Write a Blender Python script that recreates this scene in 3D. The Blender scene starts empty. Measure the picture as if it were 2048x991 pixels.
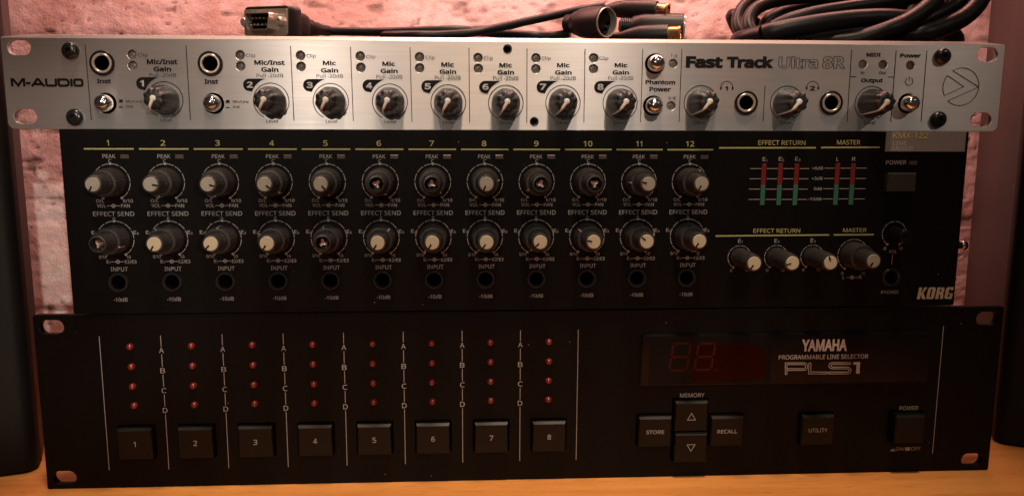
import bpy, bmesh, math, random, os
import numpy as np
from mathutils import Vector, Matrix, Euler
random.seed(4); RNG = np.random.RandomState(7)
S = 0.001                                     # everything below is written in millimetres
COL = bpy.context.scene.collection
SC = bpy.context.scene

# ------------------------------------------------------------------ camera
CAMM = np.array([[0.99864, 0.05189, 0.00562], [-0.05215, 0.98753, 0.14851], [0.00216, -0.14861, 0.98889]])
CAMC = np.array([-36.2898, -379.7054, 171.7698])
F, PX, PY = 1572.2455, 1002.2535, 514.9928
cd = bpy.data.cameras.new('camera'); cam = bpy.data.objects.new('camera', cd); COL.objects.link(cam)
cd.sensor_width = 36; cd.lens = F / 2048 * 36
cd.shift_x = (1024 - PX) / 2048; cd.shift_y = (PY - 495.5) / 2048
cd.clip_start = 0.01; cd.clip_end = 50
m4 = Matrix.Identity(4)
for i in range(3):
    m4[i][0] = CAMM[i][0]; m4[i][1] = CAMM[i][2]; m4[i][2] = -CAMM[i][1]; m4[i][3] = CAMC[i] * S
cam.matrix_world = m4
SC.camera = cam

# ------------------------------------------------------------------ light of the room
w = bpy.data.worlds.new("World"); SC.world = w; w.use_nodes = True
w.node_tree.nodes['Background'].inputs[0].default_value = (1.0, 0.72, 0.60, 1)
w.node_tree.nodes['Background'].inputs[1].default_value = 0.030
SC.view_settings.view_transform = 'Standard'; SC.view_settings.look = 'None'
SC.view_settings.exposure = 0.0; SC.view_settings.gamma = 1.0; SC.view_settings.use_curve_mapping = False

def lamp(name, loc, power, col, radius):
    l = bpy.data.lights.new(name, 'POINT'); l.energy = power; l.color = col; l.shadow_soft_size = radius * S
    o = bpy.data.objects.new(name, l); o.location = [c * S for c in loc]; COL.objects.link(o); return o
WARM = (1.0, 0.83, 0.69)
def spot(name, loc, aim, power, col, radius, full, blend):
    d = bpy.data.lights.new(name, 'SPOT'); d.energy = power; d.color = col; d.shadow_soft_size = radius * S; d.spot_size = math.radians(full); d.spot_blend = blend
    o = bpy.data.objects.new(name, d); o.location = [c * S for c in loc]; COL.objects.link(o)
    o.rotation_euler = (Vector(aim) - Vector(loc)).to_track_quat('-Z', 'Y').to_euler(); return o
lamp('ceiling_spot', (-185, -1150, 1180), 6.5, WARM, 14)
spot('ceiling_spot', (-430, -1650, 640), (-32, 0, 175), 16, WARM, 14, 13.4, .25)  # extra low spot, added to lighten the knob shadows
lamp('ceiling_spot', (980, -1000, 1050), 4.5, WARM, 16)
spot('ceiling_spot', (250, -1150, 1150), (-32, 0, 175), 19, WARM, 16, 14.4, .22)
spot('wall_strip_spot', (905, -2300, 520), (-330, 180, 85), 110, (1.0, 0.82, 0.68), 20, 4.6, .5)  # added narrow spot, shaped to whiten only the left wall strip
spot('desk_fill_spot', (20, -330, 1750), (-20, -110, 0), 120, (1.0, 0.70, 0.48), 95, 20.5, .6)  # added overhead spot that brightens the desk front and key edges
l = bpy.data.lights.new('red_led_strip', 'AREA'); l.shape = 'RECTANGLE'; l.size = 1.1; l.size_y = 0.03
l.energy = 4.0; l.color = (1.0, 0.40, 0.33)
o = bpy.data.objects.new('red_led_strip', l); COL.objects.link(o); o.location = (0.0, 0.12, 0.43)
o.rotation_euler = (math.radians(18), 0, 0)

# ------------------------------------------------------------------ materials
def mat(name, col, rough=.5, metal=0., spec=.5, bump=0., bscale=400., cvar=0., cscale=60., rvar=0., aniso=0., coat=0., specks=0., trans=0., stretch=(1, 1, 1)):
    m = bpy.data.materials.new(name); m.use_nodes = True; nt = m.node_tree; b = nt.nodes['Principled BSDF']
    L = nt.links.new
    b.inputs['Base Color'].default_value = (*col, 1); b.inputs['Roughness'].default_value = rough
    b.inputs['Metallic'].default_value = metal; b.inputs['Specular IOR Level'].default_value = spec
    if coat: b.inputs['Coat Weight'].default_value = coat; b.inputs['Coat Roughness'].default_value = .08
    if trans: b.inputs['Transmission Weight'].default_value = trans
    tc = nt.nodes.new('ShaderNodeTexCoord'); mp = nt.nodes.new('ShaderNodeMapping'); mp.inputs['Scale'].default_value = stretch
    L(tc.outputs['Object'], mp.inputs['Vector'])
    def noise(sc, det=4):
        n = nt.nodes.new('ShaderNodeTexNoise'); n.inputs['Scale'].default_value = sc; n.inputs['Detail'].default_value = det
        L(mp.outputs[0], n.inputs['Vector']); return n
    csock = None
    if cvar:
        n = noise(cscale); mx = nt.nodes.new('ShaderNodeMix'); mx.data_type = 'RGBA'
        mx.inputs[6].default_value = (*[c * (1 - cvar) for c in col], 1); mx.inputs[7].default_value = (*[min(1, c * (1 + cvar)) for c in col], 1)
        L(n.outputs[0], mx.inputs[0]); csock = mx.outputs[2]
    if specks:                                        # dust specks
        v = nt.nodes.new('ShaderNodeTexVoronoi'); v.inputs['Scale'].default_value = 230; L(tc.outputs['Object'], v.inputs['Vector'])
        lt = nt.nodes.new('ShaderNodeMath'); lt.operation = 'LESS_THAN'; lt.inputs[1].default_value = .06; L(v.outputs['Distance'], lt.inputs[0])
        wn = nt.nodes.new('ShaderNodeTexWhiteNoise'); L(v.outputs['Position'], wn.inputs['Vector'])
        gt = nt.nodes.new('ShaderNodeMath'); gt.operation = 'GREATER_THAN'; gt.inputs[1].default_value = .975; L(wn.outputs['Value'], gt.inputs[0])
        mu = nt.nodes.new('ShaderNodeMath'); mu.operation = 'MULTIPLY'; L(lt.outputs[0], mu.inputs[0]); L(gt.outputs[0], mu.inputs[1])
        m2 = nt.nodes.new('ShaderNodeMix'); m2.data_type = 'RGBA'; m2.inputs[6].default_value = (*col, 1); m2.inputs[7].default_value = (specks, specks * .8, specks * .7, 1)
        if csock: L(csock, m2.inputs[6])
        L(mu.outputs[0], m2.inputs[0]); csock = m2.outputs[2]
    if csock: L(csock, b.inputs['Base Color'])
    if rvar:
        n = noise(cscale * 1.7); mr = nt.nodes.new('ShaderNodeMapRange'); mr.inputs[3].default_value = max(0.02, rough - rvar); mr.inputs[4].default_value = rough + rvar
        L(n.outputs[0], mr.inputs[0]); L(mr.outputs[0], b.inputs['Roughness'])
    if bump:
        n = noise(bscale, 3); bp = nt.nodes.new('ShaderNodeBump'); bp.inputs['Strength'].default_value = 1; bp.inputs['Distance'].default_value = bump * S
        L(n.outputs[0], bp.inputs['Height']); L(bp.outputs[0], b.inputs['Normal'])
    if aniso:
        tg = nt.nodes.new('ShaderNodeTangent'); tg.direction_type = 'RADIAL'; tg.axis = 'Z'; L(tg.outputs[0], b.inputs['Tangent'])
        b.inputs['Anisotropic'].default_value = aniso; b.inputs['Anisotropic Rotation'].default_value = .25
    return m
M = {}
M['silver'] = mat('brushed_aluminium', (.66, .65, .645), .37, .75, aniso=.92, cvar=.11, cscale=420, rvar=.05, bump=.004, bscale=900, stretch=(.05, 1, 1.6))
M['silver_edge'] = mat('machined_aluminium_edge', (.55, .53, .51), .38, .6, cvar=.05, cscale=300)
M['ink'] = mat('black_print', (.006, .005, .005), .55, spec=.2, cvar=.3, cscale=900)
M['ink_grey'] = mat('grey_print', (.06, .055, .05), .6, cvar=.3, cscale=900)
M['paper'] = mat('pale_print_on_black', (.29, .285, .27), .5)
M['black_paint'] = mat('black_powder_paint', (.0032, .0027, .0025), .46, spec=.12, bump=.006, bscale=2600, cvar=.3, cscale=90, rvar=.06, specks=.25)
M['black_panel'] = mat('satin_black_panel', (.0026, .0022, .0021), .44, spec=.12, bump=.005, bscale=2600, cvar=.25, cscale=70, rvar=.06, specks=.28)
M['black_plastic'] = mat('black_plastic', (.0028, .0025, .0024), .42, spec=.27, bump=.003, bscale=1500, cvar=.3, cscale=120)
M['grey_plastic'] = mat('dark_grey_plastic', (.022, .021, .020), .4, spec=.45, bump=.003, bscale=1500)
M['knob_rubber'] = mat('charcoal_rubber_knob', (.020, .020, .022), .36, spec=.5, bump=.02, bscale=1200, cvar=.3, cscale=150, rvar=.1)
M['pot'] = mat('ribbed_dark_knob', (.022, .020, .0195), .34, spec=.6, bump=.01, bscale=1500, cvar=.3, cscale=200, rvar=.1)
M['void'] = mat('socket_dark', (.002, .002, .002), .8, spec=.05)
M['chrome'] = mat('chrome', (.80, .77, .75), .13, 1., rvar=.03, cscale=200)
M['nickel'] = mat('nickel_ring', (.74, .64, .55), .3, .7, rvar=.08, cscale=200)
M['brass'] = mat('gold_plated_metal', (.80, .46, .22), .28, 1., rvar=.08, cscale=200)
M['shaft'] = mat('worn_metal_shaft', (.42, .27, .24), .35, .7, cvar=.3, cscale=500)
M['screw'] = mat('black_oxide_screw', (.02, .019, .018), .22, .3, spec=.9, cvar=.3, cscale=300)
M['lens'] = mat('grey_led_lens', (.17, .155, .14), .28, spec=.6, cvar=.2, cscale=300)
M['pointer'] = mat('ivory_pointer', (.74, .71, .66), .5, spec=.3, cvar=.15, cscale=300, bump=.02, bscale=1000)
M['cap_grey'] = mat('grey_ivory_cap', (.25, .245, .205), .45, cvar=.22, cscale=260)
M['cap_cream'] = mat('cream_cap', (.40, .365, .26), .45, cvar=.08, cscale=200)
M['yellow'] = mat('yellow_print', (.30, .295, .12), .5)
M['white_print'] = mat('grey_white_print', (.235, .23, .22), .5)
M['plate_yellow'] = mat('yellow_plate_print', (.52, .48, .14), .5)
M['plate_grey'] = mat('pale_plate_print', (.46, .44, .40), .5)
M['gold_print'] = mat('pale_gold_logo', (.34, .32, .24), .4)
M['logo_white'] = mat('silver_white_logo', (.44, .41, .385), .4)
M['meter_red'] = mat('red_meter_window', (.125, .012, .010), .35, cvar=.15, cscale=300)
M['meter_green'] = mat('green_meter_window', (.028, .105, .072), .35, cvar=.15, cscale=300)
M['plate'] = mat('grey_name_plate', (.20, .20, .205), .5, .0, cvar=.06, cscale=100)
M['peak'] = mat('dim_peak_lens', (.055, .042, .038), .35, cvar=.2, cscale=300)
M['red_led'] = mat('red_led_lens', (.14, .012, .011), .3, spec=.6, coat=.15)
M['glass'] = mat('dark_display_window', (.004, .0035, .0035), .15, spec=.22, cvar=.5, cscale=40)
M['display_dark'] = mat('display_grey_filter', (.0055, .005, .0048), .3, spec=.10, cvar=.2, cscale=60)
M['display_red'] = mat('display_red_filter', (.013, .0008, .0006), .25, spec=.10)
M['segment'] = mat('unlit_led_segment', (.038, .007, .005), .6, spec=.05)
M['steel'] = mat('dark_steel_case', (.03, .028, .027), .5, .3, cvar=.3, cscale=40, bump=.02, bscale=800)
M['cable'] = mat('black_rubber_cable', (.0075, .0066, .0068), .40, spec=.36, bump=.02, bscale=700, cvar=.3, cscale=60, rvar=.08)
M['plug'] = mat('moulded_black_plug', (.010, .0075, .0075), .42, spec=.42, bump=.03, bscale=900, cvar=.3, cscale=100)
M['vinyl'] = mat('dark_brown_cabinet_vinyl', (.034, .018, .016), .5, spec=.3, bump=.05, bscale=500, cvar=.3, cscale=40, stretch=(1, 1, .3))
M['speaker_black'] = mat('speaker_black', (.006, .0055, .005), .6, spec=.2, bump=.05, bscale=900, cvar=.3, cscale=60)

# beech desk
def wood():
    m = bpy.data.materials.new('oiled_beech'); m.use_nodes = True; nt = m.node_tree; b = nt.nodes['Principled BSDF']; L = nt.links.new
    tc = nt.nodes.new('ShaderNodeTexCoord'); mp = nt.nodes.new('ShaderNodeMapping'); mp.inputs['Scale'].default_value = (1.2, 14, 14); L(tc.outputs['Object'], mp.inputs[0])
    n = nt.nodes.new('ShaderNodeTexNoise'); n.inputs['Scale'].default_value = 8; n.inputs['Detail'].default_value = 6; n.inputs['Distortion'].default_value = .4; L(mp.outputs[0], n.inputs[0])
    cr = nt.nodes.new('ShaderNodeValToRGB'); cr.color_ramp.elements[0].position = .3; cr.color_ramp.elements[0].color = (.55, .215, .052, 1)
    cr.color_ramp.elements[1].position = .7; cr.color_ramp.elements[1].color = (.70, .31, .082, 1); L(n.outputs[0], cr.inputs[0])
    # short dark medullary flecks
    mp2 = nt.nodes.new('ShaderNodeMapping'); mp2.inputs['Scale'].default_value = (70, 620, 620); L(tc.outputs['Object'], mp2.inputs[0])
    n2 = nt.nodes.new('ShaderNodeTexNoise'); n2.inputs['Scale'].default_value = 1.4; n2.inputs['Detail'].default_value = 2; L(mp2.outputs[0], n2.inputs[0])
    r2 = nt.nodes.new('ShaderNodeMapRange'); r2.inputs[1].default_value = .60; r2.inputs[2].default_value = .72; r2.inputs[3].default_value = 0; r2.inputs[4].default_value = .45; L(n2.outputs[0], r2.inputs[0])
    mx = nt.nodes.new('ShaderNodeMix'); mx.data_type = 'RGBA'; mx.inputs[7].default_value = (.27, .085, .022, 1); L(r2.outputs[0], mx.inputs[0]); L(cr.outputs[0], mx.inputs[6])
    L(mx.outputs[2], b.inputs['Base Color']); b.inputs['Roughness'].default_value = .42
    bp = nt.nodes.new('ShaderNodeBump'); bp.inputs['Distance'].default_value = .00005; L(n2.outputs[0], bp.inputs['Height']); L(bp.outputs[0], b.inputs['Normal'])
    return m
M['wood'] = wood()
def plaster():
    m = bpy.data.materials.new('whitewashed_masonry'); m.use_nodes = True; nt = m.node_tree; b = nt.nodes['Principled BSDF']; L = nt.links.new
    tc = nt.nodes.new('ShaderNodeTexCoord')
    n = nt.nodes.new('ShaderNodeTexNoise'); n.inputs['Scale'].default_value = 11; n.inputs['Detail'].default_value = 9; n.inputs['Roughness'].default_value = .68; n.inputs['Distortion'].default_value = .6; L(tc.outputs['Object'], n.inputs[0])
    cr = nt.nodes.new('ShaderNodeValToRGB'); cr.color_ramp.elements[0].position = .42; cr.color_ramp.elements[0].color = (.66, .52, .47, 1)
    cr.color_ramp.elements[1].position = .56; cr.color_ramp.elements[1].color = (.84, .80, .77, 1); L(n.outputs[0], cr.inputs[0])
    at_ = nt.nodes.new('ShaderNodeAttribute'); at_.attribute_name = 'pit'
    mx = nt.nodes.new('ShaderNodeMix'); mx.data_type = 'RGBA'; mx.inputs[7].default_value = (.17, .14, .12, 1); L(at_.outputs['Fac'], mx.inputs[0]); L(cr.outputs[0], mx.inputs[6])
    L(mx.outputs[2], b.inputs['Base Color']); b.inputs['Roughness'].default_value = .85
    n3 = nt.nodes.new('ShaderNodeTexNoise'); n3.inputs['Scale'].default_value = 520; n3.inputs['Detail'].default_value = 8; n3.inputs['Roughness'].default_value = .65; L(tc.outputs['Object'], n3.inputs[0])
    bp = nt.nodes.new('ShaderNodeBump'); bp.inputs['Distance'].default_value = .0009; L(n3.outputs[0], bp.inputs['Height']); L(bp.outputs[0], b.inputs['Normal'])
    return m
M['plaster'] = plaster()

# ------------------------------------------------------------------ mesh helpers (local mm: x right, y away from the viewer, z up)
class MB:
    def __init__(s): s.v = []; s.f = []
    def add(s, vs, fs):
        n = len(s.v); s.v += [tuple(v) for v in vs]; s.f += [tuple(i + n for i in f) for f in fs]; return s
    def box(s, x0, x1, y0, y1, z0, z1):
        return s.add([(x0, y0, z0), (x1, y0, z0), (x1, y1, z0), (x0, y1, z0), (x0, y0, z1), (x1, y0, z1), (x1, y1, z1), (x0, y1, z1)],
                     [(0, 1, 5, 4), (1, 2, 6, 5), (2, 3, 7, 6), (3, 0, 4, 7), (4, 5, 6, 7), (3, 2, 1, 0)])
    def key(s, x0, x1, z0, z1, h, c=.7, y0=0., top=None):
        """key cap standing h proud of y0 with chamfered front edge"""
        t = top or c
        return s.add([(x0, y0, z0), (x1, y0, z0), (x1, y0, z1), (x0, y0, z1),
                      (x0, y0 - h + c, z0), (x1, y0 - h + c, z0), (x1, y0 - h + t, z1), (x0, y0 - h + t, z1),
                      (x0 + c, y0 - h, z0 + c), (x1 - c, y0 - h, z0 + c), (x1 - c, y0 - h, z1 - t), (x0 + c, y0 - h, z1 - t)],
                     [(0, 1, 5, 4), (1, 2, 6, 5), (2, 3, 7, 6), (3, 0, 4, 7), (4, 5, 9, 8), (5, 6, 10, 9), (6, 7, 11, 10), (7, 4, 8, 11), (8, 9, 10, 11)])
    def lathe(s, prof, cx=0, cz=0, n=32, mod=None, y0=0.):
        vs = []; fs = []; rings = []
        for k, (r, y) in enumerate(prof):
            if r < 1e-6: rings.append([len(vs)]); vs.append((cx, y0 + y, cz)); continue
            ring = []
            for i in range(n):
                a = 2 * math.pi * i / n; rr = r * (mod(a, k) if mod else 1)
                ring.append(len(vs)); vs.append((cx + rr * math.sin(a), y0 + y, cz + rr * math.cos(a)))
            rings.append(ring)
        for a, b in zip(rings, rings[1:]):
            if len(a) == 1 and len(b) == 1: continue
            for i in range(n):
                j = (i + 1) % n
                if len(a) == 1: fs.append((a[0], b[i], b[j]))
                elif len(b) == 1: fs.append((a[i], b[0], a[j]))
                else: fs.append((a[i], b[i], b[j], a[j]))
        return s.add(vs, fs)
    def strip(s, pts, wd, y=-.12, closed=False):
        """flat printed line through (x,z) points"""
        n = len(pts); L_ = []
        for i in range(n):
            a = Vector(pts[i - 1] if (i > 0 or closed) else pts[i]); b = Vector(pts[(i + 1) % n] if (i < n - 1 or closed) else pts[i])
            p = Vector(pts[i]); d1 = (p - a); d2 = (b - p)
            if d1.length < 1e-9: d1 = d2
            if d2.length < 1e-9: d2 = d1
            n1 = Vector((-d1.y, d1.x)).normalized(); n2 = Vector((-d2.y, d2.x)).normalized(); nn = (n1 + n2)
            if nn.length < 1e-6: nn = n1
            nn.normalize(); k = min(2.2, 1 / max(.3, nn.dot(n1)))
            L_.append((p + nn * wd / 2 * k, p - nn * wd / 2 * k))
        vs = []; fs = []
        for a, b in L_: vs += [(a.x, y, a.y), (b.x, y, b.y)]
        for i in range(n if closed else n - 1):
            j = (i + 1) % n; fs.append((2 * i, 2 * i + 1, 2 * j + 1, 2 * j))
        return s.add(vs, fs)
    def poly(s, pts, y=-.12): return s.add([(p[0], y, p[1]) for p in pts], [tuple(range(len(pts)))])
    def disc(s, cx, cz, r, y=-.12, n=14): return s.poly([(cx + r * math.sin(2 * math.pi * i / n), cz + r * math.cos(2 * math.pi * i / n)) for i in range(n)], y)
    def arc(s, cx, cz, r, a0, a1, wd, y=-.12, n=None):
        n = n or max(3, int(abs(a1 - a0) / 6)); P = [math.radians(a0 + (a1 - a0) * i / n) for i in range(n + 1)]
        return s.strip([(cx + r * math.sin(a), cz + r * math.cos(a)) for a in P], wd, y)
    def tube(s, pts, r, n=12, cap=True, sub=6, rs=None):
        P = [Vector(p) for p in pts]; Q = []; RR = []
        rs = rs or [r] * len(P)
        for i in range(len(P) - 1):
            p0 = P[max(0, i - 1)]; p1 = P[i]; p2 = P[i + 1]; p3 = P[min(len(P) - 1, i + 2)]
            for k in range(sub):
                t = k / sub
                Q.append(.5 * ((2 * p1) + (p2 - p0) * t + (2 * p0 - 5 * p1 + 4 * p2 - p3) * t * t + (3 * p1 - p0 - 3 * p2 + p3) * t ** 3)); RR.append(rs[i] * (1 - t) + rs[i + 1] * t)
        Q.append(P[-1]); RR.append(rs[-1]); vs = []; fs = []; up = Vector((0.013, 0.02, 1)); m = len(Q)
        for i, q in enumerate(Q):
            d = (Q[min(i + 1, m - 1)] - Q[max(i - 1, 0)]).normalized()
            up = (up - d * up.dot(d))
            if up.length < 1e-4: up = d.orthogonal()
            up.normalize(); sd = d.cross(up)
            for k in range(n):
                a = 2 * math.pi * k / n; v = q + (up * math.cos(a) + sd * math.sin(a)) * RR[i]; vs.append(tuple(v))
        for i in range(m - 1):
            for k in range(n):
                j = (k + 1) % n; fs.append((i * n + k, i * n + j, (i + 1) * n + j, (i + 1) * n + k))
        if cap: fs.append(tuple(range(n))[::-1]); fs.append(tuple((m - 1) * n + k for k in range(n)))
        return s.add(vs, fs)
    def mesh(s, name, mt, smooth=35):
        me = bpy.data.meshes.new(name); me.from_pydata([(x * S, y * S, z * S) for x, y, z in s.v], [], s.f); me.update()
        bm = bmesh.new(); bm.from_mesh(me); bmesh.ops.recalc_face_normals(bm, faces=bm.faces); bm.to_mesh(me); bm.free()
        if mt: me.materials.append(mt)
        if smooth: me.shade_smooth(); me.set_sharp_from_angle(angle=math.radians(smooth))
        return me
    def build(s, name, mt, parent=None, smooth=35, loc=(0, 0, 0), rot=None):
        return link(name, s.mesh(name, mt, smooth), parent, loc, rot)
def link(name, me, parent=None, loc=(0, 0, 0), rot=None):
    o = bpy.data.objects.new(name, me); COL.objects.link(o); o.parent = parent; o.location = [c * S for c in loc]
    if rot: o.rotation_euler = rot
    return o
def tag(o, label=None, cat=None, group=None, kind=None):
    for k, v in (('label', label), ('category', cat), ('group', group), ('kind', kind)):
        if v: o[k] = v
    return o
def thing(name, label, cat, loc=(0, 0, 0), yaw=0., group=None):
    o = bpy.data.objects.new(name, None); COL.objects.link(o); o.location = [c * S for c in loc]; o.rotation_euler = (0, 0, yaw); o.empty_display_size = .02
    return tag(o, label, cat, group)

# ------------------------------------------------------------------ device frames; at() turns a measured point of the front into panel millimetres
DEV = {'sel': ((0, 0, 0), 0.), 'mix': ((-3.086, -1.996, 89.075), .0067), 'rec': ((-8.229, 8.674, 176.19), -.0063)}
def ray(u, v): return CAMM @ np.array([(u - PX) / F, 1, -(v - PY) / F])
def at(dev, u, v, y=0.):
    (ox, oy, oz), a = DEV[dev]; c, s_ = math.cos(a), math.sin(a)
    d = CAMC - np.array([ox, oy, oz]); r = ray(u, v)
    dl = (d[0] * c + d[1] * s_, -d[0] * s_ + d[1] * c, d[2]); rl = (r[0] * c + r[1] * s_, -r[0] * s_ + r[1] * c, r[2])
    t = (y - dl[1]) / rl[1]; return (dl[0] + rl[0] * t, dl[2] + rl[2] * t)
def wp(u, v, y):
    r = ray(u, v); t = (y - CAMC[1]) / r[1]; return Vector(CAMC + r * t)

# ------------------------------------------------------------------ lettering
try: FONT = bpy.data.fonts.load(os.path.join(bpy.utils.system_resource('DATAFILES'), 'fonts', 'NotoSansHebrew-Regular.woff2'))
except Exception: FONT = None
CACHE = {}
def glyphs(txt, bold=0., outline=0., shear=0.):
    k = (txt, bold, outline, shear)
    if k not in CACHE:
        c = bpy.data.curves.new('t', 'FONT'); c.body = txt; c.resolution_u = 3
        if FONT: c.font = FONT
        c.shear = shear; c.fill_mode = 'FRONT'; c.bevel_depth = bold; c.bevel_resolution = 0
        if outline: c.fill_mode = 'NONE'; c.offset = bold; c.bevel_depth = outline; c.bevel_resolution = 0; c.resolution_u = 5
        o = bpy.data.objects.new('t', c); COL.objects.link(o)
        me = bpy.data.meshes.new_from_object(o.evaluated_get(bpy.context.evaluated_depsgraph_get()))
        vs = np.array([v.co[:] for v in me.vertices]); fs = [tuple(p.vertices) for p in me.polygons]
        bpy.data.objects.remove(o); bpy.data.curves.remove(c); bpy.data.meshes.remove(me)
        lo = vs.min(0); hi = vs.max(0); CACHE[k] = ((vs - lo) / np.maximum(hi - lo, 1e-9), fs, hi - lo)
    return CACHE[k]
def text(mb, txt, x0, x1, z0, z1, y=-.12, bold=.012, outline=0., ends=None, shear=0.):
    vs, fs, sz = glyphs(txt, bold, outline, shear)
    return mb.add([(x0 + a * (x1 - x0), y - (.08 if outline else .04) * c, z0 + b * (z1 - z0)) for a, b, c in vs], fs)
def ptext(mb, dev, txt, u0, v0, u1, v1, y=-.12, **k):
    """lettering that fills the measured box (left, top, right, bottom); box may lean with the panel"""
    vm = (v0 + v1) / 2; um = (u0 + u1) / 2
    xa = at(dev, u0, vm, y)[0]; xb = at(dev, u1, vm, y)[0]; za = at(dev, um, v1, y)[1]; zb = at(dev, um, v0, y)[1]
    return text(mb, txt, xa, xb, za, zb, y, **k)

# ------------------------------------------------------------------ panel plate with holes
def plate_mesh(outer, holes, th, bev=.25):
    c = bpy.data.curves.new('p', 'CURVE'); c.dimensions = '2D'; c.fill_mode = 'BOTH'
    c.extrude = th / 2 - bev; c.bevel_depth = bev; c.bevel_resolution = 1; c.offset = -bev
    for pts in [outer] + holes:
        sp = c.splines.new('POLY'); sp.points.add(len(pts) - 1); sp.use_cyclic_u = True
        for p, q in zip(sp.points, pts): p.co = (q[0], q[1], 0, 1)
    o = bpy.data.objects.new('p', c); COL.objects.link(o)
    me = bpy.data.meshes.new_from_object(o.evaluated_get(bpy.context.evaluated_depsgraph_get()))
    vs = [(v.co.x, -v.co.z + th / 2, v.co.y) for v in me.vertices]; fs = [tuple(p.vertices) for p in me.polygons]
    bpy.data.objects.remove(o); bpy.data.curves.remove(c); bpy.data.meshes.remove(me)
    return MB().add(vs, fs)
def circ(x, z, r, n=28): return [(x + r * math.cos(2 * math.pi * i / n), z + r * math.sin(2 * math.pi * i / n)) for i in range(n)]
def rrect(x0, x1, z0, z1, rs, n=6):
    P = []; 
    for (cx, cz, a0, r) in ((x1 - rs[0], z1 - rs[0], 0, rs[0]), (x0 + rs[1], z1 - rs[1], 90, rs[1]), (x0 + rs[2], z0 + rs[2], 180, rs[2]), (x1 - rs[3], z0 + rs[3], 270, rs[3])):
        for i in range(n + 1):
            a = math.radians(a0 + 90 * i / n); P.append((cx + r * math.cos(a), cz + r * math.sin(a)))
    return P
def slot(x, z, wd, h): r = h / 2; return rrect(x - wd / 2, x + wd / 2, z - r, z + r, [r - .01] * 4, 8)

# ================================================================== SETTING: wall and desk
def wall():
    y = 280.; x0, x1, z0, z1, st = -480., 520., -10., 340., 1.5
    nx = int((x1 - x0) / st) + 1; nz = int((z1 - z0) / st) + 1
    X, Z = np.meshgrid(np.linspace(x0, x1, nx), np.linspace(z0, z1, nz))
    def vnoise(fx, fz, seed):
        r = np.random.RandomState(seed); G = r.rand(256, 256)
        a = X * fx + 50; b = Z * fz + 50; ia = np.floor(a).astype(int); ib = np.floor(b).astype(int); u = a - ia; v = b - ib
        u = u * u * (3 - 2 * u); v = v * v * (3 - 2 * v); g = lambda i, j: G[(ib + j) % 256, (ia + i) % 256]
        return (g(0, 0) * (1 - u) + g(1, 0) * u) * (1 - v) + (g(0, 1) * (1 - u) + g(1, 1) * u) * v
    h = 0
    for k, (fx, fz, am) in enumerate(((.009, .014, 3.0), (.028, .04, 1.3), (.07, .10, 1.05), (.15, .22, .95), (.31, .42, .6))): h = h + am * (vnoise(fx, fz, 10 + k) - .5)
    # elongated hollows between trowel marks, slanting a little
    Xs, Zs = X, Z; rd = vnoise(.05, .13, 40) + .5 * vnoise(.13, .3, 41)
    pit = np.clip((rd - 1.02) * 5.0, 0, 1) * np.clip((vnoise(.02, .03, 43) - .35) * 4, 0, 1)
    p2 = np.clip((vnoise(.16, .22, 44) - .90) * 12, 0, 1)
    p3 = np.clip((vnoise(.30, .42, 45) - .89) * 16, 0, 1) * (vnoise(.03, .05, 46) > .45); pit = np.clip(pit + p2 + p3, 0, 1); h = h - 1.5 * pit
    # a brick bed joint softened by the whitewash
    for zz in (252., 178., 104., 30.): h = h - 1.2 * np.exp(-((Z - zz - 4 * (vnoise(.01, .01, 47) - .5)) / 4.0) ** 2)
    vs = np.stack([X, y - h, Z], -1).reshape(-1, 3); idx = np.arange(nx * nz).reshape(nz, nx)
    fs = np.stack([idx[:-1, :-1], idx[:-1, 1:], idx[1:, 1:], idx[1:, :-1]], -1).reshape(-1, 4)
    me = bpy.data.meshes.new('wall'); vv = [tuple(v * S) for v in vs]; ff = [tuple(int(i) for i in f) for f in fs]
    n = len(vv); far = [(-1600, -20), (1700, -20), (1700, 1400), (-1600, 1400), (x0, z0), (x1, z0), (x1, z1), (x0, z1)]
    vv += [(a * S, (y + 3) * S, b * S) for a, b in far]
    for i in range(4): j = (i + 1) % 4; ff.append((n + i, n + j, n + 4 + j, n + 4 + i))
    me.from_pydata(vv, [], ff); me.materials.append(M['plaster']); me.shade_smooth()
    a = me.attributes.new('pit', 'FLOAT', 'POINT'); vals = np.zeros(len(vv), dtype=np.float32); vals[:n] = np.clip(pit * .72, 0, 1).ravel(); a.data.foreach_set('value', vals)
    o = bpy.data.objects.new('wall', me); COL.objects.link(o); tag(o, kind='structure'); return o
wall()
desk = thing('desk', 'orange beech desk top that carries the stacked rack units', 'desk', (0, 0, -28))
MB().box(-900, 950, -260, 276, 0, 28).build('desk_top', M['wood'], desk)

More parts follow.
